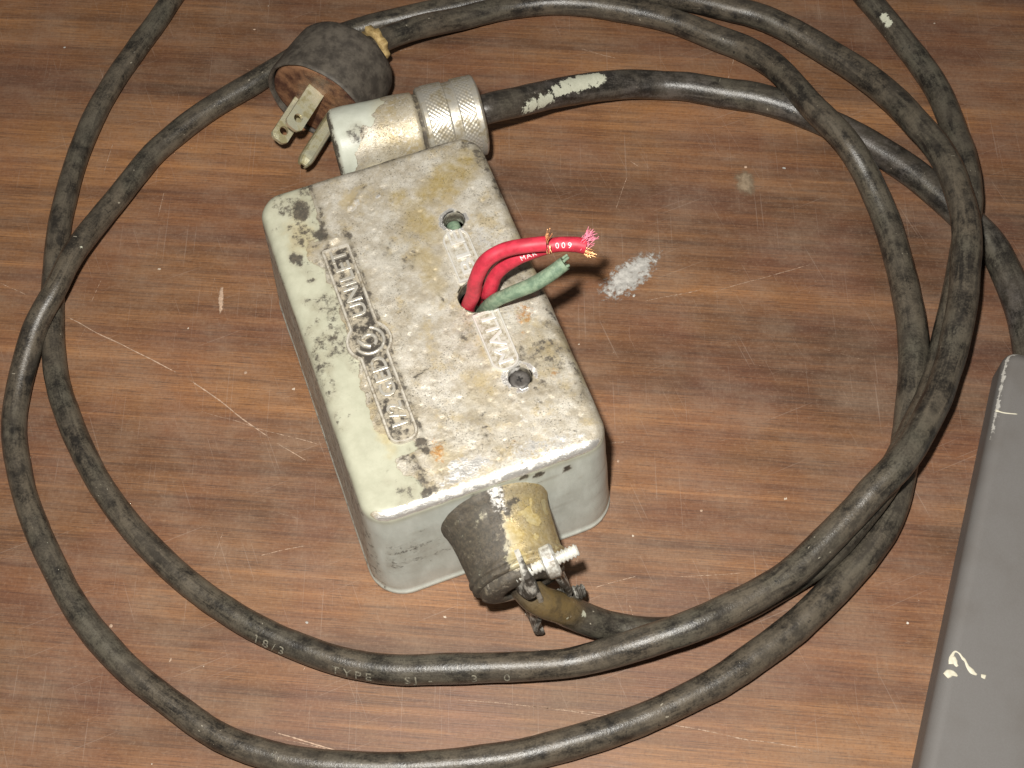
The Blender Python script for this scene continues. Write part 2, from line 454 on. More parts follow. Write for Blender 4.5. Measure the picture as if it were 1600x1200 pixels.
M_WOOD = mat_wood()
M_CORD = mat_cord('dusty_rubber_cord')
M_CORD2 = mat_cord('dark_rubber_cord', (0.098, 0.086, 0.078), 0.03)
M_CAST = mat_casting()
M_SILVER = mat_metal('rubbed_silver', (0.80, 0.78, 0.73), (0.50, 0.44, 0.34), 0.36, 0.45, 1.0, 0.30, 0.50)
M_STEEL = mat_metal('grey_zinc', (0.80, 0.80, 0.74), (0.26, 0.23, 0.19), 0.36, 0.35, 0.6, 0.36, 0.60)
M_STRAP = mat_metal('grimy_strap_steel', (0.62, 0.60, 0.54), (0.055, 0.047, 0.038), 0.40, 0.45, 0.28, 0.46, 0.60, 0.4)
M_ROD = mat_metal('thread_zinc', (0.84, 0.84, 0.78), (0.30, 0.27, 0.22), 0.34, 0.35, 0.35, 0.30, 0.56, 0.1)
M_BLACKSTEEL = mat_metal('grimy_steel', (0.30, 0.27, 0.23), (0.045, 0.038, 0.032), 0.42, 0.6, 0.5)
M_SCREW = mat_metal('dark_screw_steel', (0.13, 0.12, 0.11), (0.045, 0.04, 0.036), 0.45, 0.4, 0.6)
M_BRASS = mat_metal('dull_brass', (0.90, 0.88, 0.66), (0.36, 0.32, 0.18), 0.26, 0.72, 0.28, 0.42, 0.58)
M_KNURL = mat_metal('worn_nickel', (0.64, 0.61, 0.54), (0.27, 0.23, 0.155), 0.36, 0.7, 0.5, 0.36, 0.60)
M_RUBBER = mat_plain('dusty_plug_rubber', (0.045, 0.038, 0.031), (0.105, 0.090, 0.072), 0.62, 0.25, 0.35)
M_FIBRE = mat_plain('brown_fibre_disc', (0.055, 0.024, 0.018), (0.26, 0.135, 0.072), 0.45, 0.13, 0.4)
M_RED = mat_plain('red_insulation', (0.40, 0.022, 0.042), (0.60, 0.034, 0.066), 0.52, 0.3, 0.12, 0.5)
M_GREEN = mat_plain('faded_green_insulation', (0.12, 0.185, 0.125), (0.235, 0.315, 0.215), 0.6, 0.5, 0.5)
M_COPPER = mat_metal('bare_copper', (0.95, 0.56, 0.30), (0.75, 0.36, 0.16), 0.25, 0.95, 2.0)
M_PINK = mat_plain('pink_fibre', (0.75, 0.16, 0.26), (0.85, 0.36, 0.45), 0.8, 2.0)
M_TAN = mat_plain('tan_paper', (0.30, 0.20, 0.075), (0.52, 0.38, 0.17), 0.7, 0.5)
M_INK = mat_plain('pale_print', (0.08, 0.07, 0.055), (0.27, 0.25, 0.19), 0.7, 1.2)
M_WHITE = mat_plain('white_print', (0.78, 0.62, 0.62), (0.9, 0.8, 0.8), 0.6, 1.2)
M_CREAM = mat_plain('cream_paint', (0.64, 0.60, 0.47), (0.74, 0.70, 0.57), 0.5, 0.8)
M_GREY = mat_grey_case()
M_SCORE = mat_flake('scored_fibre', (0.60, 0.42, 0.30), 0.35, 0.75, 0.8)
M_SMEAR = mat_flake('dried_white_paint', (0.58, 0.56, 0.52), 0.44, 0.90, 0.6)
M_DAB = mat_flake('tan_smudge', (0.36, 0.27, 0.18), 0.15, 1.1, 0.4)

# ------------------------------------------------------------------ table
V, F = box_geo((10, 20, -12.5), (1100, 900, 25), None, 1.5)
table = mesh('tabletop', V, F, M_WOOD, None, sharp=30)
tag(table, 'brown wood grained table top with scratches and dust', None, None, 'structure')

SCR=[ (-150.1,36.6,-106.6,9.4), (-106.6,9.4,-76.5,-15.7), (-76.5,-15.7,-66.2,-23.1), (-95.5,44.3,-96.7,31.8), (-137.2,49.7,-140.7,39.8), (-118.6,84.2,-120.2,73.4), (37.4,-23.1,15.0,-23.9), (-5.4,-104.5,29.4,-110.3), (31.1,-111.3,84.4,-124.4), (65.8,29.5,105.8,39.4), (44.3,28.5,68.2,31.8), (-103.8,-2.5,-58.1,-19.2), (-81.4,-54.5,-65.7,-51.3), (-172.3,50.8,-161.7,43.7), (-140.8,92.6,-137.4,107.9), (19.5,-70.9,35.2,-67.8), (44.8,-68.4,68.0,-68.8), (-74.1,-109.8,-35.5,-121.1), (-76.0,-107.8,-42.7,-119.8), (-23.9,-101.5,31.1,-111.3), (89.4,132.4,78.9,103.6), (46.3,86.2,49.4,83.2), (38.8,64.9,44.7,80.8), (30.6,-75.7,33.4,-87.7), (-67.0,-91.4,-61.5,-82.0), (-95.1,-55.7,-91.6,-45.4), (-35.5,141.8,-28.3,142.8), (30.9,138.3,46.8,131.1) ]
parts, edge = [], []
def strip(x0, y0, x1, y1, w, dash=1.0):
    L = math.hypot(x1 - x0, y1 - y0); k = max(6, int(L / 1.2)); t = np.linspace(0, 1, k)
    dx, dy = (x1 - x0) / L, (y1 - y0) / L
    wob = (vnoise(np.c_[t * L, np.full(k, x0)], 14, 2, 3) - 0.5) * 1.6
    C = np.c_[x0 + dx * L * t - dy * wob, y0 + dy * L * t + dx * wob]
    ww = w * (0.35 + 0.9 * vnoise(np.c_[t * L, np.full(k, y0)], 5, 2, 9))
    V = []; F = []; e = []
    for i in range(k):
        for s_, ev in ((-1, 0.12), (0, 0.95), (1, 0.12)):
            V.append((C[i, 0] - dy * ww[i] * s_, C[i, 1] + dx * ww[i] * s_, 0.04)); e.append(ev * dash * min(1, 6 * t[i] + 0.2, 6 * (1 - t[i]) + 0.2))
    for i in range(k - 1):
        for j in (0, 1): F.append((3 * i + j, 3 * i + j + 1, 3 * i + j + 4, 3 * i + j + 3))
    parts.append((V, F)); edge.extend(e)
for i, q in enumerate(SCR): strip(*q, 0.40 if i in (0, 1, 8, 18, 19) else 0.28, 0.95 if i in (0, 1, 2, 3, 18) else 0.72)
for i in range(46):
    x, y = rng.uniform(-165, 165), rng.uniform(-130, 165); a = rng.choice([1.2, 1.45, 0.35, -0.45, 0.2]) + rng.normal(0, 0.15); L = rng.gamma(2, 7) + 5
    strip(x, y, x + L * math.cos(a), y + L * math.sin(a), rng.uniform(0.08, 0.17), rng.uniform(0.42, 0.66))
V, F = join(parts)
tag(mesh('scratches', V, F, M_SCORE, table, attrs={'edge': edge}), kind='stuff')

def flake(name, cx, cy, rx, ry, rot, mat, seed, z=0.06):
    K, J = 40, 14; V = [(cx, cy, z + 0.25)]; e = [1.0]; F = []
    for j in range(1, J + 1):
        for k in range(K):
            a = 2 * math.pi * k / K; r = j / J * (0.75 + 0.5 * vnoise(np.array([[math.cos(a) * 2, math.sin(a) * 2]]), 0.8, 3, seed)[0])
            x, y = rx * r * math.cos(a), ry * r * math.sin(a)
            V.append((cx + x * math.cos(rot) - y * math.sin(rot), cy + x * math.sin(rot) + y * math.cos(rot), z + 0.25 * (1 - j / J)))
            e.append(1.0 - 0.9 * (j / J) ** 2)
    for k in range(K): F.append((0, 1 + k, 1 + (k + 1) % K))
    for j in range(J - 1):
        for k in range(K):
            a = 1 + j * K; q = (k + 1) % K; F.append((a + k, a + K + k, a + K + q, a + q))
    return mesh(name, V, F, mat, table, attrs={'edge': e})
flake('paint_smear', 41.5, 38.3, 16.5, 7.0, 0.66, M_SMEAR, 5)
flake('smudge', 85.4, 73.8, 4.2, 6.0, 0.1, M_DAB, 8)
flake('paint_chip', -96.2, 38.5, 1.1, 7.0, 0.05, M_SCORE, 11)
for i in range(16):
    x, y = rng.uniform(-165, 165), rng.uniform(-125, 165)
    flake('paint_chip', x, y, rng.uniform(0.35, 0.75), rng.uniform(0.4, 1.0), rng.uniform(0, 3), M_SCORE if i % 3 else M_SMEAR, 20 + i)

# ------------------------------------------------------------------ cords
POWER = [ (-46.2,124.7,18.0), (-40.3,131.6,17.0), (-32.8,136.5,15.5), (-24.9,141.1,13.0), (-11.0,148.8,8.0), (8.1,154.8,5.0), (27.3,155.9,4.5), (46.1,152.6,4.5), (66.7,144.4,5.0), (82.0,134.2,5.5), (91.6,127.7,6.0), (100.4,117.6,8.0), (109.0,98.4,12.0), (118.5,79.3,13.2), (125.0,65.0,9.0), (129.9,48.7,5.5), (131.4,30.0,4.8), (130.8,11.4,4.8), (128.1,-6.3,4.8), (124.2,-22.0,4.8), (119.1,-38.3,4.8), (112.3,-54.6,4.8), (103.0,-66.7,4.8), (90.4,-77.8,4.8), (78.0,-88.4,4.8), (66.5,-96.1,4.8), (52.4,-104.2,4.8), (35.1,-111.1,4.8), (19.6,-115.6,4.7), (-2.5,-120.1,4.5), (-26.0,-121.9,4.5), (-49.5,-121.5,4.5), (-69.4,-117.8,4.5), (-89.8,-109.0,4.5), (-111.0,-93.8,4.5), (-127.3,-77.5,4.5), (-141.1,-56.6,4.5), (-152.4,-32.8,4.5), (-158.4,-12.6,4.5), (-159.5,5.3,5.5), (-154.8,23.8,10.0), (-147.6,38.3,13.5), (-141.6,54.8,12.5), (-133.7,74.7,8.0), (-121.6,97.3,5.0), (-106.7,113.1,4.5), (-86.5,128.2,4.5), (-68.0,141.0,4.5), (-49.2,149.0,4.5), (-30.1,153.8,4.5), (-10.9,157.3,4.5), (8.5,161.2,4.5), (32.7,163.7,4.5), (51.7,161.2,5.0), (67.7,155.4,6.5), (83.4,148.3,7.5), (101.1,139.4,8.0), (120.4,122.6,8.0), (135.2,102.4,11.0), (143.2,82.2,16.0), (148.2,63.5,20.0), (149.5,45.8,22.0), (148.4,30.2,22.0), (145.2,15.9,21.0), (140.8,2.3,19.5), (135.2,-11.2,18.5), (126.4,-27.3,19.5), (115.4,-43.0,21.0), (106.1,-51.7,20.0), (97.8,-59.3,17.5), (82.6,-71.0,14.5), (69.3,-78.9,14.0), (58.0,-84.2,14.0), (47.2,-88.9,14.0), (31.3,-92.6,12.0), (19.0,-94.4,9.0), (4.5,-95.7,7.5), (-23.3,-94.7,6.0), (-41.9,-93.0,5.0), (-62.6,-87.2,4.5), (-82.7,-77.2,4.5), (-101.5,-63.1,4.5), (-118.2,-46.0,4.5), (-131.5,-27.6,4.5), (-141.4,-8.0,4.5), (-148.5,12.1,4.5), (-151.5,31.6,4.5), (-152.8,51.8,4.5), (-151.8,75.2,4.5), (-148.4,101.0,4.5), (-141.1,126.4,4.5), (-129.5,150.5,4.5), (-116.0,175.2,4.5), (-101.1,197.0,4.5) ]
TOPCABLE = [ (-5.8,89.8,28.0), (-1.4,91.1,28.0), (7.8,95.9,24.0), (19.2,103.0,18.0), (33.1,109.4,12.0), (49.6,113.7,7.0), (65.8,113.7,4.5), (81.4,109.4,4.5), (95.9,105.0,5.0), (111.5,96.5,5.0), (126.6,85.3,5.0), (138.6,73.9,5.0), (147.6,62.8,5.0), (156.1,50.6,5.0), (162.1,39.9,5.0), (165.1,27.1,5.0), (166.6,13.5,5.0), (166.2,0.4,5.0), (165.0,-13.5,5.0) ]
BOTCABLE = [ (-2.1,-75.2,28.0), (2.8,-82.2,27.0), (9.0,-83.0,20.0), (15.1,-83.7,13.0), (23.8,-85.6,7.0), (35.1,-86.9,4.6), (44.5,-86.6,4.5), (52.4,-85.2,4.5), (66.4,-79.9,4.5), (79.7,-73.4,5.5), (92.0,-66.2,9.0), (105.9,-52.7,13.0), (116.3,-39.9,13.5), (125.9,-24.8,11.0), (137.3,-3.2,6.5), (147.0,20.3,6.0), (152.1,36.7,9.0), (155.3,50.4,13.0), (157.4,61.9,12.0), (158.7,75.5,9.0), (158.6,92.2,6.0), (155.6,111.6,4.6), (149.7,127.3,4.5), (142.5,144.9,4.5), (136.5,158.9,4.5), (130.7,175.5,4.5) ]

def cord(name, P, rad, mat, parent=None, base=None, paints=(), oils=(), step=0.9, seg=22, seed=0, taper=None):
    C, s = catmull(P, step)
    C[:, 0] += (vnoise(np.c_[s, s * 0], 38, 2, seed) - 0.5) * 1.6
    C[:, 1] += (vnoise(np.c_[s, s * 0], 38, 2, seed + 5) - 0.5) * 1.6
    for ax_ in (0, 1): C[2:-2, ax_] += (vnoise(np.c_[s, s * 0], 16, 2, seed + 15 + ax_) - 0.5)[2:-2] * 0.7
    th = np.linspace(0, 2 * math.pi, seg, endpoint=False)
    g = np.c_[np.repeat(s, seg), np.tile(np.cos(th) * rad, len(s)), np.tile(np.sin(th) * rad, len(s))]
    R = rad + ((vnoise(g, 26, 2, seed + 9) - 0.5) * 0.75 + (vnoise(g, 5, 2, seed + 11) - 0.5) * 0.22).reshape(len(s), seg)
    mu = np.interp(C[:, 0], [-160, -100, 0, 90, 150], taper) if taper else np.ones(len(C))
    R *= mu[:, None]; C[:, 2] = np.maximum(C[:, 2], rad * mu - 0.15)
    V, F = tube_geo(C, R, seg)
    pa = np.zeros(len(V)); oi = np.zeros(len(V))
    for x, y, z, r, a in paints: pa = np.maximum(pa, a * (1 - sstep(np.linalg.norm(V - (x, y, z), axis=1), r * 0.1, r)))
    for x, y, z, r, a in oils: oi = np.maximum(oi, a * (1 - sstep(np.linalg.norm(V - (x, y, z), axis=1), r * 0.3, r)))
    uv = np.c_[np.repeat(s, seg), np.tile(np.abs(np.linspace(-1, 1, seg)), len(s))]
    o = mesh(name, V, F, mat, parent, attrs={'paint': pa, 'oil': oi}, uv=uv, base=base)
    return o, C, s

def on_cord(txt, size, C, s, s0, ang, rad, depth, mat, parent, base, name, spacing=1.15, flip=False, ysign=1):
    """print a line of lettering along a cord from arc length s0, at angle ang above its side"""
    V, F = text_geo(txt, size, depth, 0, spacing, 2)
    bm = bmesh.new(); bv = [bm.verts.new(p) for p in V]
    for q in F: bm.faces.new([bv[i] for i in q])
    bmesh.ops.remove_doubles(bm, verts=bm.verts, dist=1e-4); bmesh.ops.triangulate(bm, faces=bm.faces)
    for _ in range(4):
        e = [k for k in bm.edges if k.calc_length() > size * 0.16]
        if e: bmesh.ops.subdivide_edges(bm, edges=e, cuts=1); bmesh.ops.triangulate(bm, faces=bm.faces)
    bm.verts.index_update(); V = np.array([v.co[:] for v in bm.verts]); F = [[v.index for v in f.verts] for f in bm.faces]; bm.free()
    T, U, B = frames(C)
    x = s0 + (-V[:, 0] if flip else V[:, 0]); y = (V[:, 1] - size * 0.35) * ysign
    idx = lambda A: np.c_[np.interp(x, s, A[:, 0]), np.interp(x, s, A[:, 1]), np.interp(x, s, A[:, 2])]
    c, u, b = idx(C), idx(U), idx(B); a = ang + y / rad
    W = c + (rad + V[:, 2])[:, None] * (np.cos(a)[:, None] * b + np.sin(a)[:, None] * u)
    return mesh(name, W, F, mat, parent, smooth=False, base=base)

PB = (-61.6, 106.7, 0.0)
power = empty('plug_lead', PB)
tag(power, 'long dusty black cord coiled twice round the metal box, ending in a round plug', 'power cord')
cable, PC, PS = cord('cable', POWER, 4.5, M_CORD, power, PB, seed=3, taper=(0.87, 0.91, 1.0, 1.05, 1.07),
                     paints=[(-139.3, 53, 16.5, 2.6, 0.8), (-72.5, -116.5, 8.5, 2.6, 0.6), (-148, -41, 9, 1.6, 0.9), (-143, -49, 8.5, 1.3, 0.9), (33, -88, 17.5, 3.0, 0.5)])
tag(cable)

def nearest(C, s, p): return float(s[np.argmin(np.linalg.norm(C - np.array(p), axis=1))])
for txt, p, ang in (('18/3', (-78.5, -80.6, 5.0), 40), ('TYPE', (-55.8, -89.7, 5.0), 36), ('SJ -', (-35.9, -94.0, 6.0), 32), ('3', (-16.6, -95.0, 7.0), 32), ('0', (-7.3, -94.6, 8.0), 32)):
    on_cord(txt, 4.0, PC, PS, nearest(PC, PS, p), math.radians(ang), 4.5, 0.06, M_INK, power, PB, 'printing', 1.45, True)


# plug: a rubber body turned round its axis, brown fibre face sunk in it, two flat blades and a ground pin
pn = np.array([-0.46, -0.888, 0.0]); pr = np.array([0.888, -0.46, 0.0]); pz = np.array([0, 0, 1.0]); pc = np.array([-61.4, 102.4, 19.8])
prof = [(-25.5, 0.0), (-25.3, 8.0), (-24.8, 14.0), (-23.4, 17.0), (-21, 18.2), (-16, 18.8), (-9, 19.2), (-1.2, 19.6), (-0.4, 19.5), (0, 19.1), (-0.2, 18.6), (-0.8, 18.2), (-3.4, 18.0), (-3.6, 0.0)]
prof = resample(prof, 1.2)
V, F = lathe_geo(prof, 72)
d = (vnoise(V, 9, 3, 21) - 0.5) * 0.9
rr = np.linalg.norm(V[:, 1:], axis=1) + 1e-6
V[:, 1:] *= (1 + d / np.maximum(rr, 4))[:, None]
V[:, 0] += (vnoise(V, 12, 2, 23) - 0.5) * 1.0
plug = mesh('plug', place(V, pc, pn), F, M_RUBBER, power, base=PB, sharp=60)
V, F = lathe_geo(resample([(-2.0, 18.0), (-0.9, 17.2), (-0.6, 11), (-0.8, 0.0)], 1.0), 48)
V[:, 0] += (vnoise(V, 4, 3, 31) - 0.5) * 1.1
mesh('fibre_disc', place(V, pc, pn), F, M_FIBRE, plug, base=PB)
sd = np.array([-0.59, -0.81])            # the two blades lie along this direction in the (side, up) plane of the face
def blade(side, up, length, name='blade'):
    w = 3.15; L = length
    out = [(-3, -w), (L - 1.6, -w), (L - 0.4, -w * 0.72), (L, -w * 0.45), (L, w * 0.45), (L - 0.4, w * 0.72), (L - 1.6, w), (-3, w)]
    hole = [(L - 4.4 + 1.6 * math.cos(t), 1.6 * math.sin(t)) for t in np.linspace(0, 2 * math.pi, 18, endpoint=False)]
    V, F = prism(out, [hole], -0.75, 0.75)
    nrm = pr * sd[0] + pz * sd[1]; wid = pr * -sd[1] + pz * sd[0]
    W = pc + pr * side + pz * (up - 18) + V[:, :1] * pn + V[:, 1:2] * wid + V[:, 2:3] * -nrm
    return mesh(name, W, F, M_BRASS, plug, smooth=False, base=PB)
m0 = np.array([-0.81, 0.59]) * 4.2
blade(m0[0] - sd[0] * 6.0, 18 + m0[1] - sd[1] * 6.0, 16.8)
blade(m0[0] + sd[0] * 6.0, 18 + m0[1] + sd[1] * 6.0, 17.4)
g0 = np.array([0.81, -0.59]) * 6.6
V, F = [], []
for i, (x, sc) in enumerate([(-3, 1), (18.5, 1), (20.0, 0.93), (21.6, 0.72), (22.2, 0.5)]):   # folded U shaped ground pin
    for (a, b) in [(-2.4, -2.0), (-2.4, 0.6), (-1.9, 1.7), (-0.9, 2.3), (0.9, 2.3), (1.9, 1.7), (2.4, 0.6), (2.4, -2.0), (1.3, -2.0), (1.3, 0.4), (-1.3, 0.4), (-1.3, -2.0)]:
        V.append((x, a * sc, b * sc))
    if i:
        for j in range(12): F.append(((i - 1) * 12 + j, (i - 1) * 12 + (j + 1) % 12, i * 12 + (j + 1) % 12, i * 12 + j))
F.append(list(range(48, 60)))
nrm = -(pr * sd[0] + pz * sd[1]); wid = pr * 0.81 + pz * -0.59
V = np.array(V); W = pc + pr * g0[0] + pz * g0[1] + V[:, :1] * pn + V[:, 1:2] * wid + V[:, 2:3] * nrm
mesh('ground_pin', W, F, M_BRASS, plug, smooth=False, base=PB)
# frayed tan paper liner where the cord leaves the plug
V, F = lathe_geo([(-2.2, 4.2), (-2.0, 6.4), (0.6, 6.2), (1.0, 4.2)], 28, lambda i, j: 0.8 * math.sin(j * 1.7 + i) if i in (1, 2) else 0)
mesh('paper_liner', place(V, (-40.8, 131.0, 17.2), (0.80, 0.60, -0.12)), F, M_TAN, plug, base=PB)

tb = (-5.8, 89.8, 0.0)
o, C_, s_ = cord('power_cable', TOPCABLE, 5.2, M_CORD2, None, tb, seed=31,
                 paints=[(9, 92.5, 25, 4.5, 1.0), (12, 94.3, 24, 5, 1.0), (15, 96.2, 23, 5, 1.0), (18, 98.4, 22, 4.6, 0.9), (21.5, 101, 21.5, 4.6, 0.95), (24.5, 103.4, 20.3, 5.0, 1.0), (27.5, 105.8, 18.6, 5.2, 1.1), (30.5, 107.8, 17.2, 5.2, 1.15), (33.5, 109.4, 16, 5.2, 1.15), (36.5, 110.6, 15.0, 4.8, 1.1), (66, 110, 7, 2.0, 0.5), (75, 107, 7, 1.8, 0.5)])
o.location = [v * S for v in tb]
tag(o, 'dark grey cable spotted with pale paint, leaving the knurled nut of the box', 'cable')
bb = (-2.1, -75.2, 0.0)
o, C_, s_ = cord('power_cable', BOTCABLE, 4.5, M_CORD, None, bb, seed=57,
                 paints=[(12, -86, 21, 2.0, 0.7), (16, -84.5, 17.5, 2.6, 0.75), (18, -86, 14.5, 1.6, 0.7), (33, -90, 8, 2.4, 0.6), (143.0, 137.5, 8.5, 3.6, 0.85), (144.6, 134.5, 8.0, 3.2, 0.8), (140, 150, 8, 3, 0.7)],
                 oils=[(8, -83, 24, 14, 1.0)])
o.location = [v * S for v in bb]
tag(o, 'brown stained cable held by the screwed clamp, running beneath the coiled cord', 'cable')

# ------------------------------------------------------------------ junction box
H, LA, LB = 52.9, 35.75, 57.45
BO = (-24.05, -2.82, 0.0); YAW = 0.3002
box = empty('junction_box', BO, YAW)
tag(box, 'worn cast metal junction box with peeling pale green paint and raised lettering', 'junction box')

def rrect(off, rad=8.0, n_arc=14, step=0.75):
    r = max(0.6, rad + off); A, B = LA + off - r, LB + off - r; P = []
    for cx, cy, a0 in ((A, B, 0), (-A, B, 90), (-A, -B, 180), (A, -B, 270)):
        for k in range(n_arc):
            t = math.radians(a0 + 90 * k / (n_arc - 1)); P.append((cx + r * math.cos(t), cy + r * math.sin(t)))
    out = []
    for i, p in enumerate(P):
        q = P[(i + 1) % len(P)]; d_ = math.hypot(q[0] - p[0], q[1] - p[1])
        base_d = math.hypot(*(np.array(RR0[(i + 1) % len(P)]) - np.array(RR0[i]))) if RR0 else d_
        k = max(1, int(round(base_d / step)))
        out += [(p[0] + (q[0] - p[0]) * t / k, p[1] + (q[1] - p[1]) * t / k) for t in range(k)]
    return out
RR0 = None
def _base():
    r = 8.0; A, B = LA - r, LB - r; P = []
    for cx, cy, a0 in ((A, B, 0), (-A, B, 90), (-A, -B, 180), (A, -B, 270)):
        for k in range(14):
            t = math.radians(a0 + 90 * k / 13); P.append((cx + r * math.cos(t), cy + r * math.sin(t)))
    return P
RR0 = _base()
FR = 3.4
profile = [(2.7, 0.0), (3.0, 0.2), (3.15, 0.7), (3.15, 1.5), (3.0, 2.1), (2.75, 2.5), (2.65, 4.4)]
profile += [(2.6 - 2.6 * (z - 6) / 43.5, z) for z in np.arange(6, H - FR - 0.5, 1.5)]
profile += [(-FR + FR * math.cos(t), H - FR + FR * math.sin(t)) for t in np.linspace(0, math.pi / 2, 9)]
V, F = [], []
rings = [rrect(o_) for o_, z in profile]; K = len(rings[0])
for (o_, z), rg in zip(profile, rings): V += [(x, y, z) for x, y in rg]
for i in range(len(rings) - 1):
    for j in range(K): F.append((i * K + j, i * K + (j + 1) % K, (i + 1) * K + (j + 1) % K, (i + 1) * K + j))
HOLES = [(18.4, 27.4, 3.2), (15.9, 0.0, 5.4), (18.4, -29.6, 3.4)]
top = rings[-1]; pts = [Vector(p) for p in top]; edges = [(i, (i + 1) % K) for i in range(K)]
hl = []
for hx, hy, hr in HOLES:
    o_ = len(pts); n_ = 40; hl.append((o_, n_))
    pts += [Vector((hx + hr * math.cos(2 * math.pi * k / n_), hy + hr * math.sin(2 * math.pi * k / n_))) for k in range(n_)]
    edges += [(o_ + k, o_ + (k + 1) % n_) for k in range(n_)]
gx, gy = np.meshgrid(np.arange(-LA + FR + 0.4, LA - FR, 0.62), np.arange(-LB + FR + 0.4, LB - FR, 0.62))
gp = np.c_[gx.ravel(), gy.ravel()] + rng.uniform(-0.12, 0.12, (gx.size, 2))
rI = 8.0 - FR; qx = np.abs(gp[:, 0]) - (LA - 8.0); qy = np.abs(gp[:, 1]) - (LB - 8.0)
ok = (np.hypot(np.maximum(qx, 0), np.maximum(qy, 0)) + np.minimum(np.maximum(qx, qy), 0)) < rI - 0.4
for hx, hy, hr in HOLES: ok &= np.hypot(gp[:, 0] - hx, gp[:, 1] - hy) > hr + 0.3
pts += [Vector(p) for p in gp[ok]]
cv, ce, cf, ov, oe, of = geometry.delaunay_2d_cdt(pts, edges, [], 0, 1e-5)
off = len(V); V += [(p.x, p.y, H) for p in cv]
for q in cf:
    g = (cv[q[0]] + cv[q[1]] + cv[q[2]]) / 3
    if all(math.hypot(g.x - hx, g.y - hy) > hr * 0.985 for hx, hy, hr in HOLES):
        qq = Vector((abs(g.x) - (LA - 8), abs(g.y) - (LB - 8)))
        if math.hypot(max(qq.x, 0), max(qq.y, 0)) + min(max(qq.x, qq.y), 0) < rI + 0.01:
            a_, b_, c_ = (cv[i] for i in q[:3])
            F.append([off + i for i in (q if (b_ - a_).cross(c_ - a_) > 0 else list(reversed(q)))])
for hx, hy, hr in HOLES:                      # the walls of the three holes
    n_ = 40; o_ = len(V)
    for z in (H, H - 0.6, H - 4.5):
        r = hr if z == H else hr - 0.15
        V += [(hx + r * math.cos(2 * math.pi * k / n_), hy + r * math.sin(2 * math.pi * k / n_), z) for k in range(n_)]
    for i in range(2):
        for k in range(n_): F.append((o_ + i * n_ + k, o_ + (i + 1) * n_ + k, o_ + (i + 1) * n_ + (k + 1) % n_, o_ + i * n_ + (k + 1) % n_))
bm = bmesh.new(); bv = [bm.verts.new(p) for p in V]
for q in F:
    try: bm.faces.new([bv[i] for i in q])
    except ValueError: pass
bmesh.ops.remove_doubles(bm, verts=bm.verts, dist=1e-3); bm.verts.index_update()
V = np.array([v.co[:] for v in bm.verts]); F = [[v.index for v in f.verts] for f in bm.faces]; bm.free()

A, B, Z = V[:, 0], V[:, 1], V[:, 2]
P2 = np.c_[A, B]
topm = sstep(Z, H - 2.6, H - 0.6)
warp = (vnoise(P2, 7, 4, 41) - 0.5)
bx = np.interp(B, [-57, -54, -48, -44, -41.5, -40.5, -36, -30, 31, 33, 37, 45, 52, 57], [-16.8, -17.2, -18.4, -20, -22, -16, -16, -23.6, -22.5, -19.5, -20.5, -20, -19.5, -19])
paint = 0.5 + (bx + warp * 5.0 - A) / 3.2
paint = np.clip(paint, 0, 1) * topm + (1 - topm)
# the rubbed tan island outside the plate, and the chips along the edges
def blob(x, y, rx, ry, rot=0.0, warpy=1.0):
    c, s_ = math.cos(rot), math.sin(rot); u = (A - x) * c + (B - y) * s_; v = -(A - x) * s_ + (B - y) * c
    d_ = np.sqrt((u / rx) ** 2 + (v / ry) ** 2) + warpy * (1.1 * (vnoise(P2, 6, 4, 77) - 0.5) + 0.9 * (vnoise(P2, 1.6, 3, 78) - 0.5))
    return 1 - sstep(d_, 0.30, 1.30)
paint -= 0.85 * topm * np.maximum.reduce([blob(-22.6, -27, 2.6, 9, 0.12), blob(-20.5, -44.5, 2.6, 4.6, 0.1), blob(-22.5, 31, 4.5, 6), blob(-33.5, -54.5, 2.2, 4, 0.6)])
edgeb = np.minimum(LA - np.abs(A), LB - np.abs(B))
frontrim = sstep(Z, H - 3.2, H - 1.2) * (1 - sstep(Z, H - 0.15, H + 0.1)) * sstep(-B, LB - 4, LB - 1.5)
rightrim = sstep(A, LA - 4.0, LA - 1.0) * sstep(Z, H - 4.0, H - 1.5)
paint -= 0.9 * frontrim * (0.4 + 0.9 * vnoise(V, 6, 3, 44))
paint = np.clip(paint - 0.75 * rightrim * vnoise(V, 7, 3, 45), 0, 1)
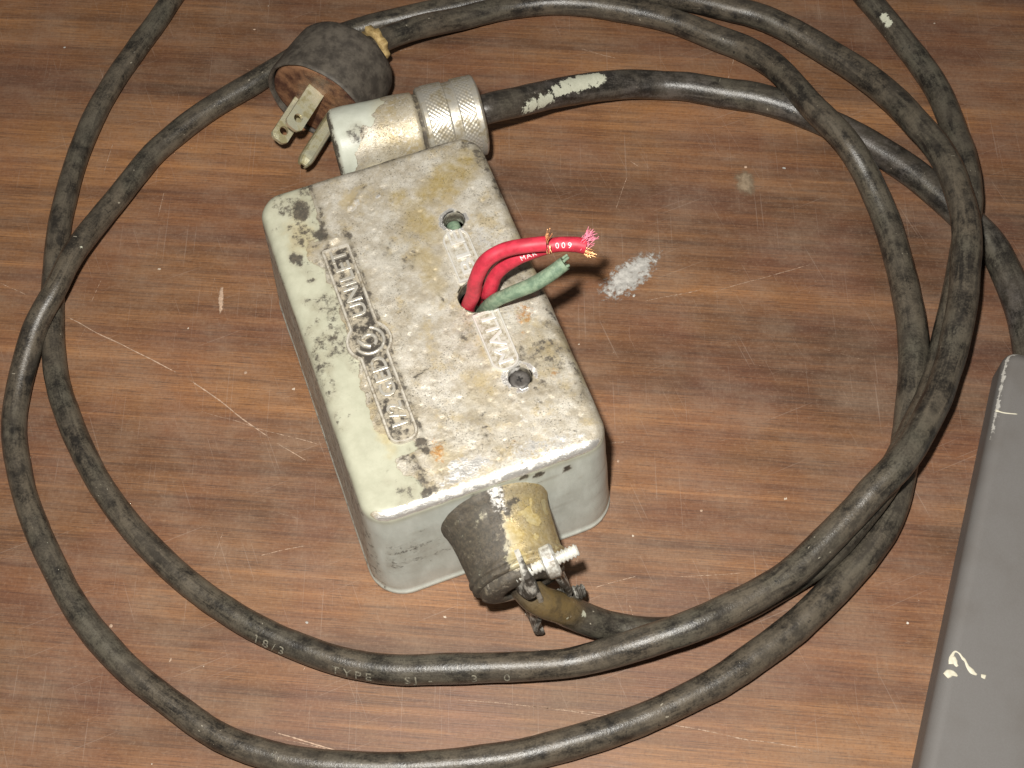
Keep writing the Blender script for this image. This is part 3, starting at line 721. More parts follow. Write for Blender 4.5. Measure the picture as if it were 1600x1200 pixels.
dirt = np.maximum.reduce([blob(-23.5, 47, 3.6, 7.5, -0.2) * 0.95, blob(-21, 54, 3.5, 3.5) * 0.7, blob(-20.5, 37, 3.2, 3.6) * 0.95, blob(-26, 40, 5.0, 6.0) * 0.62, blob(-29.8, 31, 2.6, 3.0) * 0.95,
    blob(-27.6, 22.5, 2.2, 1.6) * 0.85, blob(-26.1, 15.8, 3.0, 1.1, 0.2) * 0.75, blob(-25.5, 9, 1.5, 2.5) * 0.65, blob(-27, 1.5, 2.2, 2.8) * 0.75, blob(-25, -8, 1.6, 4) * 0.4, blob(-22.6, -25, 1.8, 8, 0.1) * 0.48,
    blob(-13.6, -39.5, 1.6, 3.5) * 0.9, blob(-17.2, -44, 1.5, 5.5, 0.15) * 0.9, blob(-17.0, -53.5, 3.0, 2.4) * 0.95, blob(-13.2, 34, 1.3, 3.0, 0.3) * 0.7, blob(-12.9, 20, 0.9, 14) * 0.55, blob(-12.7, -25, 0.8, 12) * 0.5,
    blob(33, 48, 2, 6) * 0.7, blob(31, 52.5, 3.5, 2) * 0.75, blob(5, 56.5, 26, 1.3, 0, 0.6) * 0.6, blob(18.5, -35, 3.2, 1.6) * 0.55, blob(-8, -18.5, 4.2, 0.45, 0.35, 0.4) * 0.9, blob(6.0, 3.5, 0.6, 2.6, 0.3, 0.3) * 0.8,
    blob(-10, -40.5, 8, 0.30, 0.0, 0.25) * 0.62, blob(4, -40.8, 8, 0.28, 0.0, 0.25) * 0.6, blob(3.6, -48, 0.3, 5, 0.0, 0.2) * 0.6, blob(3.3, -43, 1.0, 0.8) * 0.7, blob(-2.5, 49, 3.5, 0.5, 0.1, 0.5) * 0.6]) * topm
side = 1 - sstep(Z, H - 6, H - 1.5)
streak = vnoise(np.c_[A * 0.3 + B * 0.05, B * 0.3, Z * 3.0], 4, 3, 61)
fr_low = side * sstep(-B, LB - 1, LB) * (1 - sstep(A, -24, -2)) * (1 - sstep(np.abs(Z - 27), 4, 15)) * 0.45
dirt = np.maximum(dirt, side * np.clip(sstep(streak, 0.60, 0.80) * 0.42, 0, 1))
dirt = np.maximum(dirt, fr_low * (0.4 + streak))
def dots(x, z, r, a):      # chips in the paint of the front wall
    return a * (1 - sstep(np.hypot(A - x, Z - z) + 0.8 * (vnoise(V, 1.5, 2, 12) - 0.5), r * 0.6, r * 1.2)) * (B < -LB + 1)
dirt = np.maximum.reduce([dirt, dots(22, 45.5, 1.6, 1.0), dots(26, 38, 1.0, 0.6), dots(13.5, 48.0, 2.0, 1.0), dots(9.5, 49.3, 1.6, 0.9), dots(-5, 48.6, 2.0, 0.5)])
dirt = np.maximum(dirt, (1 - topm) * sstep(-A, LA - 0.8, LA - 0.1) * 0.42)  # left wall's darkness under grazing light, painted into the mask
dirt = np.maximum(dirt, rightrim * sstep(vnoise(V, 9, 3, 46), 0.50, 0.66) * 0.6)
stain = np.maximum.reduce([blob(29.5, 47.5, 4.6, 5) * 1.0, blob(20, 42, 13, 6, 0.35) * 0.85, blob(8, 32, 5.0, 14, 0.25) * 0.85, blob(6, 14, 4.5, 13) * 0.6, blob(16, -20, 7, 5) * 0.4, blob(27, -24, 6, 10) * 0.40, blob(-26, 40, 5, 8) * 0.5, blob(-22.5, -34, 2.5, 6) * 0.55, blob(8, -30, 8, 10) * 0.3,
    blob(-10, -46, 5, 5) * 0.4]) * topm
stain = np.maximum(stain, rightrim * sstep(vnoise(V, 11, 3, 47), 0.45, 0.6) * 0.55)
rust = np.maximum.reduce([blob(-10.6, -43, 2.4, 4.5) * 0.8, blob(26.5, -10.5, 3.2, 3.6) * 0.72, blob(28, -31, 2.4, 3.0) * 0.68, blob(24, -17, 2.5, 2.5) * 0.45, blob(29.5, 48, 2.4, 2.4) * 0.4, blob(20, -52, 6, 1.2, 0.1) * 0.40, blob(10, -48, 4, 2) * 0.35, blob(-10, 22, 2, 5) * 0.3]) * topm
holes_ring = np.maximum.reduce([1 - sstep(np.abs(np.hypot(A - hx, B - hy) - hr - 0.7), 0.6, w_) for hx, hy, hr, w_ in ((18.4, -29.6, 3.4, 1.9), (18.4, 27.4, 3.2, 0.9))]) * sstep(vnoise(P2, 3, 3, 96), 0.30, 0.62)
shine = np.maximum.reduce([holes_ring * 0.95, blob(24.5, 18, 4.5, 8) * 0.55, blob(23.5, -9, 4, 4) * 0.5, blob(-4, -51, 11, 4.5, 0.1) * 0.75, blob(-8.5, 43.5, 4.5, 2.2, 0.6) * 0.55, blob(0, 44, 2, 1.4) * 0.7, blob(14, -52, 18, 4.5) * 0.62, blob(20, -42, 12, 8) * 0.42, blob(-2, -28, 9, 12) * 0.36, blob(2, 38, 10, 10) * 0.34, blob(8.5, 46, 1.6, 1.2) * 0.4]) * topm
shine = np.maximum(shine, frontrim * 1.0)
shine = np.maximum(shine, sstep(0.7 - np.abs(np.abs(Z - 1.6)), 0, 0.5) * 0.5 * sstep(vnoise(V, 5, 2, 90), 0.45, 0.6))
band = np.exp(-((A - bx - 0.8 - warp * 5) / 1.5) ** 2) * (0.42 + 0.75 * (vnoise(P2, 5, 3, 91) - 0.3))
band *= np.interp(B, [-57, -38, -35, 0, 24, 30, 57], [1.25, 1.25, 0.75, 0.8, 0.9, 1.25, 1.2])
band2 = np.exp(-((A + 13.0) / 0.9) ** 2) * 0.72 * (B > -37) * (B < 33)
dirt = np.maximum(dirt, np.clip(np.maximum(band, band2 * (0.5 + vnoise(P2, 3, 2, 92))), 0, 1) * topm)
edge_grime = topm * (1 - sstep(np.minimum(LA - np.abs(A), LB - np.abs(B)), 0.8, 4.5)) * sstep(vnoise(P2, 7, 4, 93), 0.42, 0.62) * 0.62
dirt = np.maximum(dirt, edge_grime * (A > -30))
dirt = np.maximum(dirt, topm * 0.55 * sstep(vnoise(P2, 12, 4, 94), 0.52, 0.74))
dirt[(Z < H - 0.3) & (np.abs(A) < LA - 6) & (np.abs(B) < LB - 6)] = 0.8  # hole walls all set to one dark value
# lumps, pits and the soft unevenness of a rough casting
Zd = (vnoise(P2, 9, 3, 51) - 0.5) * 0.45 + (vnoise(P2, 2.2, 3, 52) - 0.5) * 0.22 * (1 - 0.8 * paint) - 0.35 * np.clip(sstep(vnoise(P2, 1.3, 2, 53), 0.72, 0.86), 0, 1) * (1 - paint)
Zd += 0.75 * np.maximum.reduce([blob(-17.7, 34.2, 2.2, 2.0), 0.6 * blob(-8.5, 44.2, 3.0, 1.0, 0.7), 0.6 * blob(-5, 46.8, 2.4, 0.8, 0.7), 0.5 * blob(0.2, 44.2, 1.0, 0.8)])
Zd -= 0.22 * np.maximum.reduce([blob(-10, -40.5, 8, 0.30, 0.0, 0.2), blob(3.6, -48, 0.35, 6, 0.0, 0.2), blob(3.3, -43, 0.9, 0.7)])
V[:, 2] += Zd * topm
sd_ = (vnoise(V, 11, 2, 55) - 0.5) * 0.5 * (1 - topm)
nrm = np.c_[np.sign(A) * (np.abs(A) > LA - 2), np.sign(B) * (np.abs(B) > LB - 2)]
V[:, 0] += nrm[:, 0] * sd_; V[:, 1] += nrm[:, 1] * sd_
rimn = (vnoise(V, 3, 3, 56) - 0.5) * 0.9 * sstep(Z, H - 3.0, H - 2) * (1 - sstep(edgeb, 2, 4))
V[:, 2] += rimn * 0.6
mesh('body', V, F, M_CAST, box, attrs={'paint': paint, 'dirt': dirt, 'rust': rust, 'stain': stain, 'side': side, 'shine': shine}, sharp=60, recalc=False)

# raised name plates and their cast lettering
def strip_outline(ac, hw, b0, b1, r0, r1, circle=None, n=90):
    right, ys = [], []
    for t in np.linspace(0, 1, n):
        y = b0 + (b1 - b0) * (0.5 - 0.5 * math.cos(math.pi * t)); w = hw
        if y < b0 + r0: w = hw - r0 + math.sqrt(max(0, r0 * r0 - (b0 + r0 - y) ** 2))
        if y > b1 - r1: w = hw - r1 + math.sqrt(max(0, r1 * r1 - (y - b1 + r1) ** 2))
        right.append(w); ys.append(y)
    ys = list(ys); right = list(right)
    if circle:
        cy, cr = circle
        yy = np.linspace(cy - cr, cy + cr, 50); w2 = np.sqrt(np.maximum(0, cr * cr - (yy - cy) ** 2))
        allY = np.unique(np.r_[ys, yy]); w = np.maximum(np.interp(allY, ys, right), np.interp(allY, yy, w2, 0, 0)); ys, right = list(allY), list(w)
    return [(ac + w, y) for w, y in zip(right, ys)] + [(ac - w, y) for w, y in zip(right[::-1], ys[::-1])]
def plate(name, outl, parent, mat, mat2, lift=0.75, rim=0.75, seed=3):
    P = [outl[0]]
    for p in outl[1:]:
        if math.hypot(p[0] - P[-1][0], p[1] - P[-1][1]) > 0.25: P.append(p)
    if math.hypot(P[0][0] - P[-1][0], P[0][1] - P[-1][1]) < 0.25: P.pop()
    P = np.array(P); n = len(P)
    t = np.roll(P, -1, 0) - np.roll(P, 1, 0); t /= np.linalg.norm(t, axis=1)[:, None] + 1e-9
    inn = np.c_[-t[:, 1], t[:, 0]]
    V, F = [], []
    prof_ = [(-0.25, -0.7), (0.0, 0.25), (0.25, lift), (rim, lift), (rim + 0.3, lift - 0.55)]
    for o_, z in prof_:
        for p, q in zip(P, inn): V.append((p[0] + q[0] * o_, p[1] + q[1] * o_, H + z))
    for i in range(len(prof_) - 1):
        for j in range(n): F.append((i * n + j, i * n + (j + 1) % n, (i + 1) * n + (j + 1) % n, (i + 1) * n + j))
    last = [Vector((V[(len(prof_) - 1) * n + j][0], V[(len(prof_) - 1) * n + j][1], 0)) for j in range(n)]
    o_ = (len(prof_) - 1) * n
    for tri in geometry.tessellate_polygon([last]): F.append([o_ + i for i in tri])
    V = np.array(V); V[:, 2] += (vnoise(V[:, :2], 9, 3, 51) - 0.5) * 0.45 + (vnoise(V, 2.0, 2, seed) - 0.5) * 0.14
    bm = bmesh.new(); bv = [bm.verts.new(p) for p in V]
    for q in F: bm.faces.new([bv[i] for i in q])
    bmesh.ops.recalc_face_normals(bm, faces=bm.faces)
    bm.faces.ensure_lookup_table()
    bm.verts.index_update(); V = np.array([v.co[:] for v in bm.verts]); F = [[v.index for v in f.verts] for f in bm.faces]
    if sum(f.normal.z * f.calc_area() for f in bm.faces) < 0: F = [f[::-1] for f in F]
    bm.free()
    o = mesh(name, V, F, [mat, mat2], parent, sharp=35, recalc=False)
    for i, p in enumerate(o.data.polygons): p.material_index = 1 if i >= (len(prof_) - 1) * n else 0
    return o
def cast_text(s, a, b, size, parent, mat, z=0.25, depth=0.55, spacing=1.0, width=None, seed=2):
    V, F = text_geo(s, size, depth, 0.16, spacing)
    if width: V[:, 0] *= width / (V[:, 0].max() - V[:, 0].min())
    V[:, 2] += 0.2 * (vnoise(V, 1.5, 2, seed) - 0.5)
    W = np.c_[a - V[:, 1], b + V[:, 0], H + z + V[:, 2]]
    W[:, 2] += (vnoise(W[:, :2], 9, 3, 51) - 0.5) * 0.45
    return mesh('raised_lettering', W, F, mat, parent, smooth=False)
M_PLATE = mat_metal('worn_cast_plate', (0.64, 0.60, 0.52), (0.24, 0.20, 0.14), 0.42, 0.4, 0.9, 0.34, 0.58, 0.4)
M_FLOOR = mat_metal('grimy_plate_floor', (0.44, 0.39, 0.30), (0.050, 0.042, 0.033), 0.45, 0.25, 0.55, 0.45, 0.60, 0.4)
M_LET = mat_metal('grimy_cast_letters', (0.62, 0.59, 0.52), (0.34, 0.30, 0.23), 0.32, 0.55, 0.9, 0.34, 0.55, 0.4)
M_WORN = mat_metal('worn_plate_floor', (0.60, 0.57, 0.50), (0.26, 0.22, 0.155), 0.42, 0.35, 0.7, 0.38, 0.60, 0.4)
np1 = plate('nameplate', strip_outline(-17.9, 4.4, -37.5, 31.0, 3.6, 1.0, (-3.2, 6.8)), box, M_PLATE, M_FLOOR, 0.95, 0.8, 5)
cast_text('1/2 GED', -15.6, -33.5, 6.4, np1, M_LET, 0.5, 0.55, 1.0, 23.0, 4)
cast_text('UNILET', -15.6, 5.2, 6.4, np1, M_LET, 0.5, 0.55, 1.0, 24.0, 6)
parts = []
for r, a0, a1, w in ((4.3, 200, 430, 0.55), (2.0, -60, 150, 0.6)):        # the ringed emblem between the two words
    t = np.radians(np.linspace(a0, a1, 40)); parts.append(tube_geo(np.c_[-17.9 + r * np.cos(t), -3.2 + r * np.sin(t), np.full(40, H + 0.55)], w, 8))
parts.append(tube_geo(np.array([[-20.8, -2.2, H + 0.4], [-19.6, -4.4, H + 0.7], [-18.0, -5.2, H + 0.5]]), 0.8, 8))
V, F = join(parts); V[:, 2] += (vnoise(V, 1.4, 2, 8) - 0.5) * 0.5
mesh('emblem', V, F, M_LET, np1, sharp=60)
np2 = plate('nameplate', strip_outline(16.4, 4.2, -26.3, -5.9, 3.6, 0.3), box, M_SILVER, M_WORN, 0.8, 0.6, 9)
cast_text('MALL', 18.5, -24.6, 6.0, np2, M_SILVER, 0.35, 0.7, 1.0, 18.2, 7)
np3 = plate('nameplate', strip_outline(16.8, 4.2, 5.6, 24.0, 0.3, 3.6), box, M_SILVER, M_WORN, 0.8, 0.6, 13)
cast_text('BLE', 18.9, 7.0, 6.0, np3, M_SILVER, 0.35, 0.7, 1.0, 15.6, 9)

# sunk cross head screw in the lower of the two small holes
V, F = lathe_geo([(-3.0, 2.2), (-1.6, 2.3), (-1.5, 2.9), (-0.4, 3.0), (-0.1, 2.8), (0.05, 2.3), (0.1, 1.8), (0.0, 1.5), (-0.1, 0.0)], 32)
ring = place(V, (18.4, -29.6, H - 1.1), (0, 0, 1), (0, 1, 0))
cr1 = box_geo((18.4, -29.6, H - 1.05), (1.9, 0.5, 0.35), None, 0.1); cr2 = box_geo((18.4, -29.6, H - 1.05), (0.5, 1.9, 0.36), None, 0.1)
sc = mesh('screw', ring, F, M_SCREW, box, sharp=45)
V, F = join([cr1, cr2]); mesh('cross_slot', V, F, mat_plain('slot_shade_black', (0.012, 0.011, 0.010), (0.02, 0.018, 0.016), 0.6), sc, smooth=False)  # solid black cross, its colour stands for the shade in the slot

# hub on the front wall
def cast_attrs(V, **kw):
    z = np.zeros(len(V)); d_ = {k: z.copy() for k in ('paint', 'dirt', 'rust', 'stain', 'side', 'shine')}
    for k, v in kw.items(): d_[k] = np.clip(np.broadcast_to(v, (len(V),)), 0, 1)
    return d_
hub_prof = [(-3.0, 17.2), (0.0, 16.8), (0.8, 16.2), (2.2, 15.5), (4.5, 14.9), (8, 14.5), (13, 14.1), (17.0, 13.9), (17.6, 14.4), (18.6, 14.5), (19.0, 13.9), (19.6, 14.2), (20.4, 14.2), (20.9, 13.4), (21.0, 12.0)]
V, F = lathe_geo(resample(hub_prof, 0.6), 110)
W = place(V, (0.0, -57.2, 32.5), (0.02, -1, -0.10))
W[:, 2] = np.minimum(W[:, 2], H - 2.2 - 0.12 * (W[:, 2] - H + 2.2))
W += (vnoise(W, 3, 3, 71)[:, None] - 0.5) * 0.35 * np.sign(W - np.array([0, 0, 32])) * np.array([1, 0.2, 1])
wv = vnoise(W, 6, 4, 72); dk = 1 - sstep(W[:, 0] + (wv - 0.5) * 18 + (vnoise(W, 2, 3, 74) - 0.5) * 9 - (W[:, 1] + 70) * 0.15, -6.0, 5.0)
mesh('conduit_hub', W, F, M_CAST, box, attrs=cast_attrs(W, paint=0.25 + 0.5 * sstep(wv, 0.45, 0.6), dirt=np.clip(dk * 1.25, 0, 1) + 0.25 * sstep(vnoise(W, 4, 3, 73), 0.6, 0.75),
     stain=sstep(W[:, 0] + (wv - 0.5) * 14, -5, 3.0) * 0.85, side=0.0, shine=0.62 * (1 - sstep(np.abs(W[:, 0] - 0.5), 1, 4)) * sstep(W[:, 1], -70, -60)), sharp=60)  # shine paints the flash hotspot as a bright streak along the crown
V, F = lathe_geo(resample([(20.2, 12.6), (22.8, 12.4), (23.4, 11.6), (24.0, 9.5), (24.2, 6.5), (22, 5.0)], 0.8), 64)
W = place(V, (0.0, -57.2, 32.5), (0.02, -1, -0.10))
grip = mesh('cable_clamp', W, F, M_CAST, box, attrs=cast_attrs(W, paint=0.2, dirt=np.where(W[:, 2] < 24, 0.35, 0.9)), sharp=60)
def bent(pts_, wid, thk, name, mat, parent):
    """strap: follows pts_ (a, b, z), wid along b, thk along its normal in the a-z plane"""
    P, s_ = catmull(pts_, 0.8); V, F = [], []
    for i in range(len(P)):
        t = P[min(i + 1, len(P) - 1)] - P[max(i - 1, 0)]; t /= np.linalg.norm(t); nn = np.array([t[2], 0, -t[0]]); nn /= np.linalg.norm(nn) + 1e-9
        w = wid if np.ndim(wid) == 0 else np.interp(i / (len(P) - 1), np.linspace(0, 1, len(wid)), wid)
        e = 0.25
        for sb, sn in ((-w / 2, -thk / 2 + e), (-w / 2 + e, -thk / 2), (w / 2 - e, -thk / 2), (w / 2, -thk / 2 + e), (w / 2, thk / 2 - e), (w / 2 - e, thk / 2), (-w / 2 + e, thk / 2), (-w / 2, thk / 2 - e)):
            V.append(P[i] + np.array([0, sb, 0]) + nn * sn)
    for i in range(len(P) - 1):
        for j in range(8): F.append((i * 8 + j, (i + 1) * 8 + j, (i + 1) * 8 + (j + 1) % 8, i * 8 + (j + 1) % 8))
    F.append(list(range(8))); F.append([(len(P) - 1) * 8 + j for j in range(7, -1, -1)])
    return mesh(name, V, F, mat, parent, sharp=40)
bent([(0.4, -79.5, 45.5), (1.3, -80.2, 42), (2.6, -81.2, 36), (3.3, -82.0, 28), (2.6, -83.0, 19), (1.2, -83.5, 11), (1.4, -84.0, 6.0), (3.6, -84.5, 3.4)], [9, 11, 10.5, 9, 8.5, 8.5, 7.5, 6], 1.5, 'strap', M_STRAP, grip)
bent([(8.6, -80.4, 38.5), (9.4, -80.8, 36), (10.4, -81.2, 32), (12.4, -82.0, 26), (12.0, -82.5, 20), (12.2, -83.0, 12)], [7, 8, 7, 6, 6.5, 6], 1.4, 'strap', M_STRAP, grip)
def rod(p0, p1, r, name, mat, parent):
    p0, p1 = np.array(p0, float), np.array(p1, float); L = np.linalg.norm(p1 - p0); n_ = int(L / 0.12); x = np.linspace(0, L, n_)
    seg = 20; V, F = [], []
    for i in range(n_):
        for j in range(seg):
            a = 2 * math.pi * j / seg; q = r - 0.48 * (0.5 + 0.5 * math.cos(2 * math.pi * (x[i] / 1.15) - a)); q = min(q, r - 0.5 + (L - x[i]) * 0.8)
            V.append((x[i], q * math.cos(a), q * math.sin(a)))
    for i in range(n_ - 1):
        for j in range(seg): F.append((i * seg + j, (i + 1) * seg + j, (i + 1) * seg + (j + 1) % seg, i * seg + (j + 1) % seg))
    F.append([(n_ - 1) * seg + j for j in range(seg - 1, -1, -1)])
    return mesh(name, place(np.array(V), p0, p1 - p0), F, mat, parent, sharp=70)
rod((-2.0, -80.2, 40.2), (16.4, -80.2, 43.2), 1.95, 'clamp_screw', M_ROD, grip)
rod((4.0, -81.5, 17.2), (17.8, -83.0, 15.6), 2.2, 'clamp_screw', M_STRAP, grip)
V, F = lathe_geo([(-2.0, 0.0), (-2.0, 4.0), (-1.5, 4.8), (1.3, 5.0), (2.0, 4.2), (2.0, 0.0)], 9)
mesh('nut', place(V, (8.2, -80.2, 42.0), (18.4, 0, 3.0)), F, M_STEEL, grip, sharp=40)
V, F = lathe_geo(resample([(-1.0, 0.0), (-1.0, 5.2), (-0.6, 5.6), (0.5, 5.5), (1.1, 4.6), (1.3, 2.4), (0.9, 1.6), (0.9, 0.0)], 0.5), 28)
mesh('screw_head', place(V, (-0.3, -81.5, 38.0), (-1, -0.25, 0.25)), F, M_STRAP, grip, sharp=50)

# elbow and knurled nut behind the back wall
ax = np.array([51.0, -4.5, 0.0]); eo = np.array([-5.2, 86.0, 27.5])
V, F = lathe_geo(resample([(0, 0.0), (0, 10.6), (0.5, 11.8), (1.6, 12.6), (6, 12.9), (20, 12.7), (28.4, 12.5), (29.0, 11.6), (30.6, 11.6)], 0.7), 90)
W = place(V, eo, ax); wv = vnoise(W, 7, 4, 81)
W += (vnoise(W, 6, 2, 83)[:, None] - 0.5) * 0.4
x_ = (W - eo) @ (ax / np.linalg.norm(ax))
elbow = mesh('elbow', W, F, M_CAST, box, attrs=cast_attrs(W, side=0.5, paint=np.clip(0.5 + (14 + (wv - 0.5) * 16 - x_ + (W[:, 1] - 84) * 0.7) / 5, 0, 1), stain=0.30 * sstep(x_, 12, 18), dirt=0.9 * (1 - sstep(x_, 0.2, 1.8)) + 0.55 * (1 - sstep(np.hypot(x_ - 8, W[:, 1] - 80), 2, 5)) + 0.85 * sstep(x_, 28.2, 28.8),
     shine=0.42 * sstep(x_, 15, 20) * (1 - sstep(x_, 27, 28.5))), sharp=60)
V, F = lathe_geo(resample([(0, 9.0), (27, 9.0)], 3), 40)
W = place(V, (6.0, 57.0, 21.0), (0, 1, 0)); mesh('neck', W, F, M_CAST, elbow, attrs=cast_attrs(W, paint=0.8))
xs = list(np.arange(0, 20.01, 0.22)); seg = 220
def rad(x):
    if x < 0.6: return 12.7 + x
    if x < 1.8: return 13.3
    if 8.8 < x < 12.2: return 13.0
    if x > 19.2: return 13.6 - (x - 19.2) * 1.2
    if x > 17.6: return 13.6
    return 13.45
def knurl(i, j):
    x = pr2[i][0]
    if 1.8 < x < 8.8 or 12.2 < x < 17.6:
        u = j / seg * 2 * math.pi * 13.4 / 1.55; v_ = x / 1.55
        return 0.34 * (abs(((u + v_) % 1) - 0.5) + abs(((u - v_) % 1) - 0.5)) - 0.10
    return 0
pr2 = [(x, rad(x)) for x in xs]
V, F = lathe_geo([(0, 11.0)] + pr2 + [(20.2, 11.5), (19.4, 7.0), (20.6, 6.6), (20.6, 4.0)], seg, lambda i, j: knurl(i - 1, j) if 0 < i <= len(pr2) else 0)
W = place(V, eo + ax / np.linalg.norm(ax) * 30.2, ax)
mesh('knurled_nut', W, F, M_KNURL, box, sharp=80)

# ------------------------------------------------------------------ loose wires out of the large hole
def wire(name, P, r, mat, label, base):
    e = empty(name, base); tag(e, label, 'wire', None)
    C, s = catmull(P, 0.4); th = np.linspace(0, 2 * math.pi, 18, endpoint=False)
    g = np.c_[np.repeat(s, 18), np.tile(np.cos(th) * r, len(s)), np.tile(np.sin(th) * r, len(s))]
    R = r + ((vnoise(g, 6, 2, 5) - 0.5) * 0.25).reshape(len(s), 18)
    V, F = tube_geo(C, R, 18)
    mesh('insulation', V, F, mat, e, base=base, sharp=60)
    return e, C, s
def strands(e, base, at, d_, n_, L, spread, mat, name, r=0.13, seed=1, wide=1.2):
    g = np.random.default_rng(seed); parts = []
    d_ = np.array(d_, float); d_ /= np.linalg.norm(d_)
    for _ in range(n_):
        v = d_ + g.normal(0, spread, 3); v /= np.linalg.norm(v); p = np.array(at) + g.normal(0, wide * 0.5, 3) * (1 - np.abs(d_) * 0.7)
        l = L * g.uniform(0.45, 1.1); bend = g.normal(0, spread * 0.8, 3)
        C = np.array([p - d_ * 0.6, p + v * l * 0.5, p + v * l + bend * l * 0.4])
        C, _s = catmull(C, 0.3); parts.append(tube_geo(C, r, 6))
    V, F = join(parts); return mesh(name, V, F, mat, e, base=base)

RED1 = [(-11.5, 0.5, 30.0), (-11.7, -0.0, 42.0), (-11.7, -0.2, 50.0), (-9.7, -0.5, 58.0), (-8.4, -0.3, 66.0), (-5.3, 1.0, 73.0), (-0.1, 2.3, 76.0), (5.7, 2.0, 78.0), (11.6, 2.3, 78.0)]
RED2 = [(-6.8, 5.7, 30.0), (-7.0, 5.0, 42.0), (-7.2, 4.3, 50.0), (-5.1, 0.9, 57.0), (-2.7, 2.2, 64.0), (1.7, 3.0, 69.0), (7.5, 3.4, 72.5), (14.0, 4.3, 74.0), (19.7, 3.8, 74.5), (22.7, 3.3, 74.0)]
GREEN = [(-15.8, 34.3, 45.0), (-14.3, 28.5, 46.5), (-12.5, 20.7, 45.0), (-9.7, 10.0, 41.5), (-7.5, 1.8, 43.5), (-6.3, -0.5, 49.5), (-3.6, -2.5, 57.0), (1.1, -3.4, 62.0), (7.4, -3.3, 66.0), (12.5, -2.3, 69.5), (16.8, -0.5, 72.0)]
b1 = (-11.7, -0.2, 50.0); b2 = (-7.2, 4.3, 50.0); b3 = (-6.3, -0.5, 49.5)
w1, C1, S1 = wire('red_wire', RED1, 2.15, M_RED, 'front red wire, cut shorter with bright copper strands standing at its end', b1)
w2, C2, S2 = wire('red_wire', RED2, 2.15, M_RED, 'rear red wire, printed in white with a frayed pink fibre end', b2)
for o in (w1, w2): o['group'] = 'red wires out of the box'
w3, C3, S3 = wire('green_wire', GREEN, 2.1, M_GREEN, 'stiff faded green wire bent out of the large hole below the red ones', b3)
e1 = C1[-1]; e2 = C2[-1]; t2 = C2[-1] - C2[-8]
strands(w1, b1, e1 + (0.3, 0.2, 0.2), (0.25, 0.62, 0.75), 5, 5.2, 0.14, M_COPPER, 'copper_strands', 0.16, 3, 1.6)
strands(w1, b1, e1 + (0.5, -1.2, -0.6), (0.05, -0.8, -0.3), 5, 1.6, 0.35, M_COPPER, 'copper_strands', 0.16, 4, 1.6)
strands(w2, b2, e2 + (-0.6, 0.5, 0.2), (0.72, 0.62, 0.30), 110, 4.4, 0.24, M_PINK, 'fibre_fray', 0.085, 5, 2.4)
strands(w2, b2, e2 + (-0.2, -1.1, -0.4), (0.85, -0.55, -0.1), 14, 3.0, 0.20, M_COPPER, 'copper_strands', 0.16, 6, 1.4)
V, F = join([tube_geo(catmull(C3[-1] + np.array(q), 0.3)[0], 0.45, 8) for q in ([(-0.6, 1.2, 0.6), (0.3, 1.7, 1.0), (1.0, 1.9, 1.3)], [(-0.5, -0.5, 1.5), (0.5, 0.4, 1.7), (1.2, 0.9, 1.5)], [(-0.5, -1.4, 0.1), (0.6, -1.2, 0.2), (1.3, -0.6, 0.1)])])
mesh('torn_end', V, F, M_GREEN, w3, base=b3)
def nearest(C, s, p): return float(s[np.argmin(np.linalg.norm(C - np.array(p), axis=1))])
on_cord('009', 2.4, C2, S2, nearest(C2, S2, (13.0, 2.6, 75.0)) + 1.3, math.radians(222), 2.15, 0.03, M_WHITE, w2, b2, 'printing', 1.45, False, -1)
on_cord('MAR', 2.0, C2, S2, nearest(C2, S2, (4.4, 2.4, 72.0)), math.radians(236), 2.15, 0.03, M_WHITE, w2, b2, 'printing', 1.2, False, -1)


# ------------------------------------------------------------------ grey metal case at the right edge
GB = np.array([155.9, -4.2]); g_ang = -0.3788
case = empty('metal_case', (GB[0], GB[1], 0), g_ang)
tag(case, 'smooth dark grey metal case with chipped edges and a cream paint drip', 'case')
GW, GL, GH, gr, ge = 200.0, 260.0, 14.0, 4.5, 4.0
def gring(off, n_arc=10):
    r = gr + off; P = []
    for cx, cy, a0 in ((GW, 0, 0), (0, 0, 90), (0, -GL, 180), (GW, -GL, 270)):
        sx, sy = (1 if cx else -1), (1 if cy == 0 else -1)
        ox, oy = cx - sx * (gr), cy - sy * (gr)
        for k in range(n_arc):
            t = math.radians(a0 + 90 * k / (n_arc - 1)); P.append((ox + r * math.cos(t), oy + r * math.sin(t)))
    out = []
    for i, p in enumerate(P):
        q = P[(i + 1) % len(P)]; k = 1 if (i + 1) % n_arc else 160
        out += [(p[0] + (q[0] - p[0]) * t / k, p[1] + (q[1] - p[1]) * t / k) for t in range(k)]
    return out
gp_ = [(0, 0)] + [(0, z) for z in np.linspace(2, GH - ge, 8)] + [(-ge + ge * math.cos(t), GH - ge + ge * math.sin(t)) for t in np.linspace(0.15, math.pi / 2, 9)] + [(-4.3, GH)]
V, F, ed = [], [], []
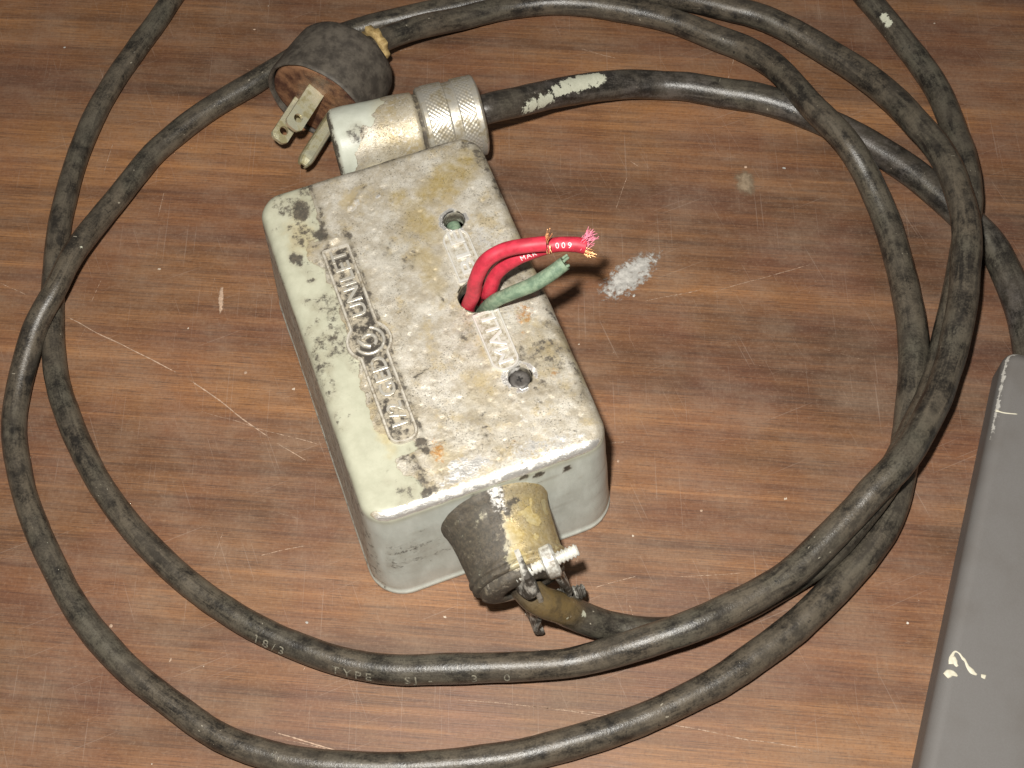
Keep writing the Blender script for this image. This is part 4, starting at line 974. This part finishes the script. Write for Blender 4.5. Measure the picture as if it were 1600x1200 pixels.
for o_, z in gp_:
    rg = gring(o_); Kg = len(rg); V += [(x, y, z) for x, y in rg]
    ed += [max(0.0, 1 - abs(z - (GH - ge * 0.35)) / 2.2) if o_ > -4.1 else 0.0] * Kg
for i in range(len(gp_) - 1):
    for j in range(Kg): F.append((i * Kg + j, i * Kg + (j + 1) % Kg, (i + 1) * Kg + (j + 1) % Kg, (i + 1) * Kg + j))
F.append([(len(gp_) - 1) * Kg + j for j in range(Kg)])
V = np.array(V); ed = np.array(ed) * sstep(V[:, 1], -62, -25)
mesh('shell', V, F, M_GREY, case, attrs={'edge': ed}, sharp=50)
parts = []
parts.append(([(2.6, -106.6, 14.0), (2.2, -105.2, 14.0), (2.3, -103.7, 14.0), (2.9, -102.5, 14.0), (4.3, -103.0, 14.0), (6.1, -104.7, 14.0), (7.4, -106.2, 14.0), (8.6, -107.0, 14.0), (9.8, -107.4, 14.0)], [0.9, 0.8, 0.35, 0.25, 0.3, 0.4, 0.55, 0.9, 0.25]))
parts.append(([(2.4, -104.4, 14.0), (3.2, -105.7, 14.0), (4.3, -106.7, 14.0)], [0.7, 0.9, 0.4]))
parts.append(([(1.6, -110.5, 14.0), (2.4, -109.4, 14.0), (3.6, -109.0, 14.0), (5.1, -109.5, 14.0)], [1.0, 1.25, 0.8, 0.3]))
parts.append(([(11.0, -107.3, 14.0), (12.3, -107.3, 14.0)], [0.6, 0.6]))
out = []
for P, w in parts:
    C, s = catmull(P, 0.3); v, f = tube_geo(C, np.interp(s / s[-1], np.linspace(0, 1, len(w)), w), 10)
    v[:, 2] = GH + (v[:, 2] - GH) * 0.22; v[:, :2] += (vnoise(v, 1.0, 2, 4)[:, None] - 0.5) * 0.3
    out.append((v, f))
V, F = join(out)
mesh('paint_drip', V, F, M_CREAM, case)
C, s = catmull([(0.6, -23.4, 14.0), (3.0, -23.5, 14.0), (7.3, -22.6, 14.0)], 0.5); V, F = tube_geo(C, np.interp(s / s[-1], [0, 0.15, 1], [0.6, 0.26, 0.18]), 8); V[:, 2] = GH + (V[:, 2] - GH) * 0.2
mesh('scratch', V, F, M_CREAM, case)
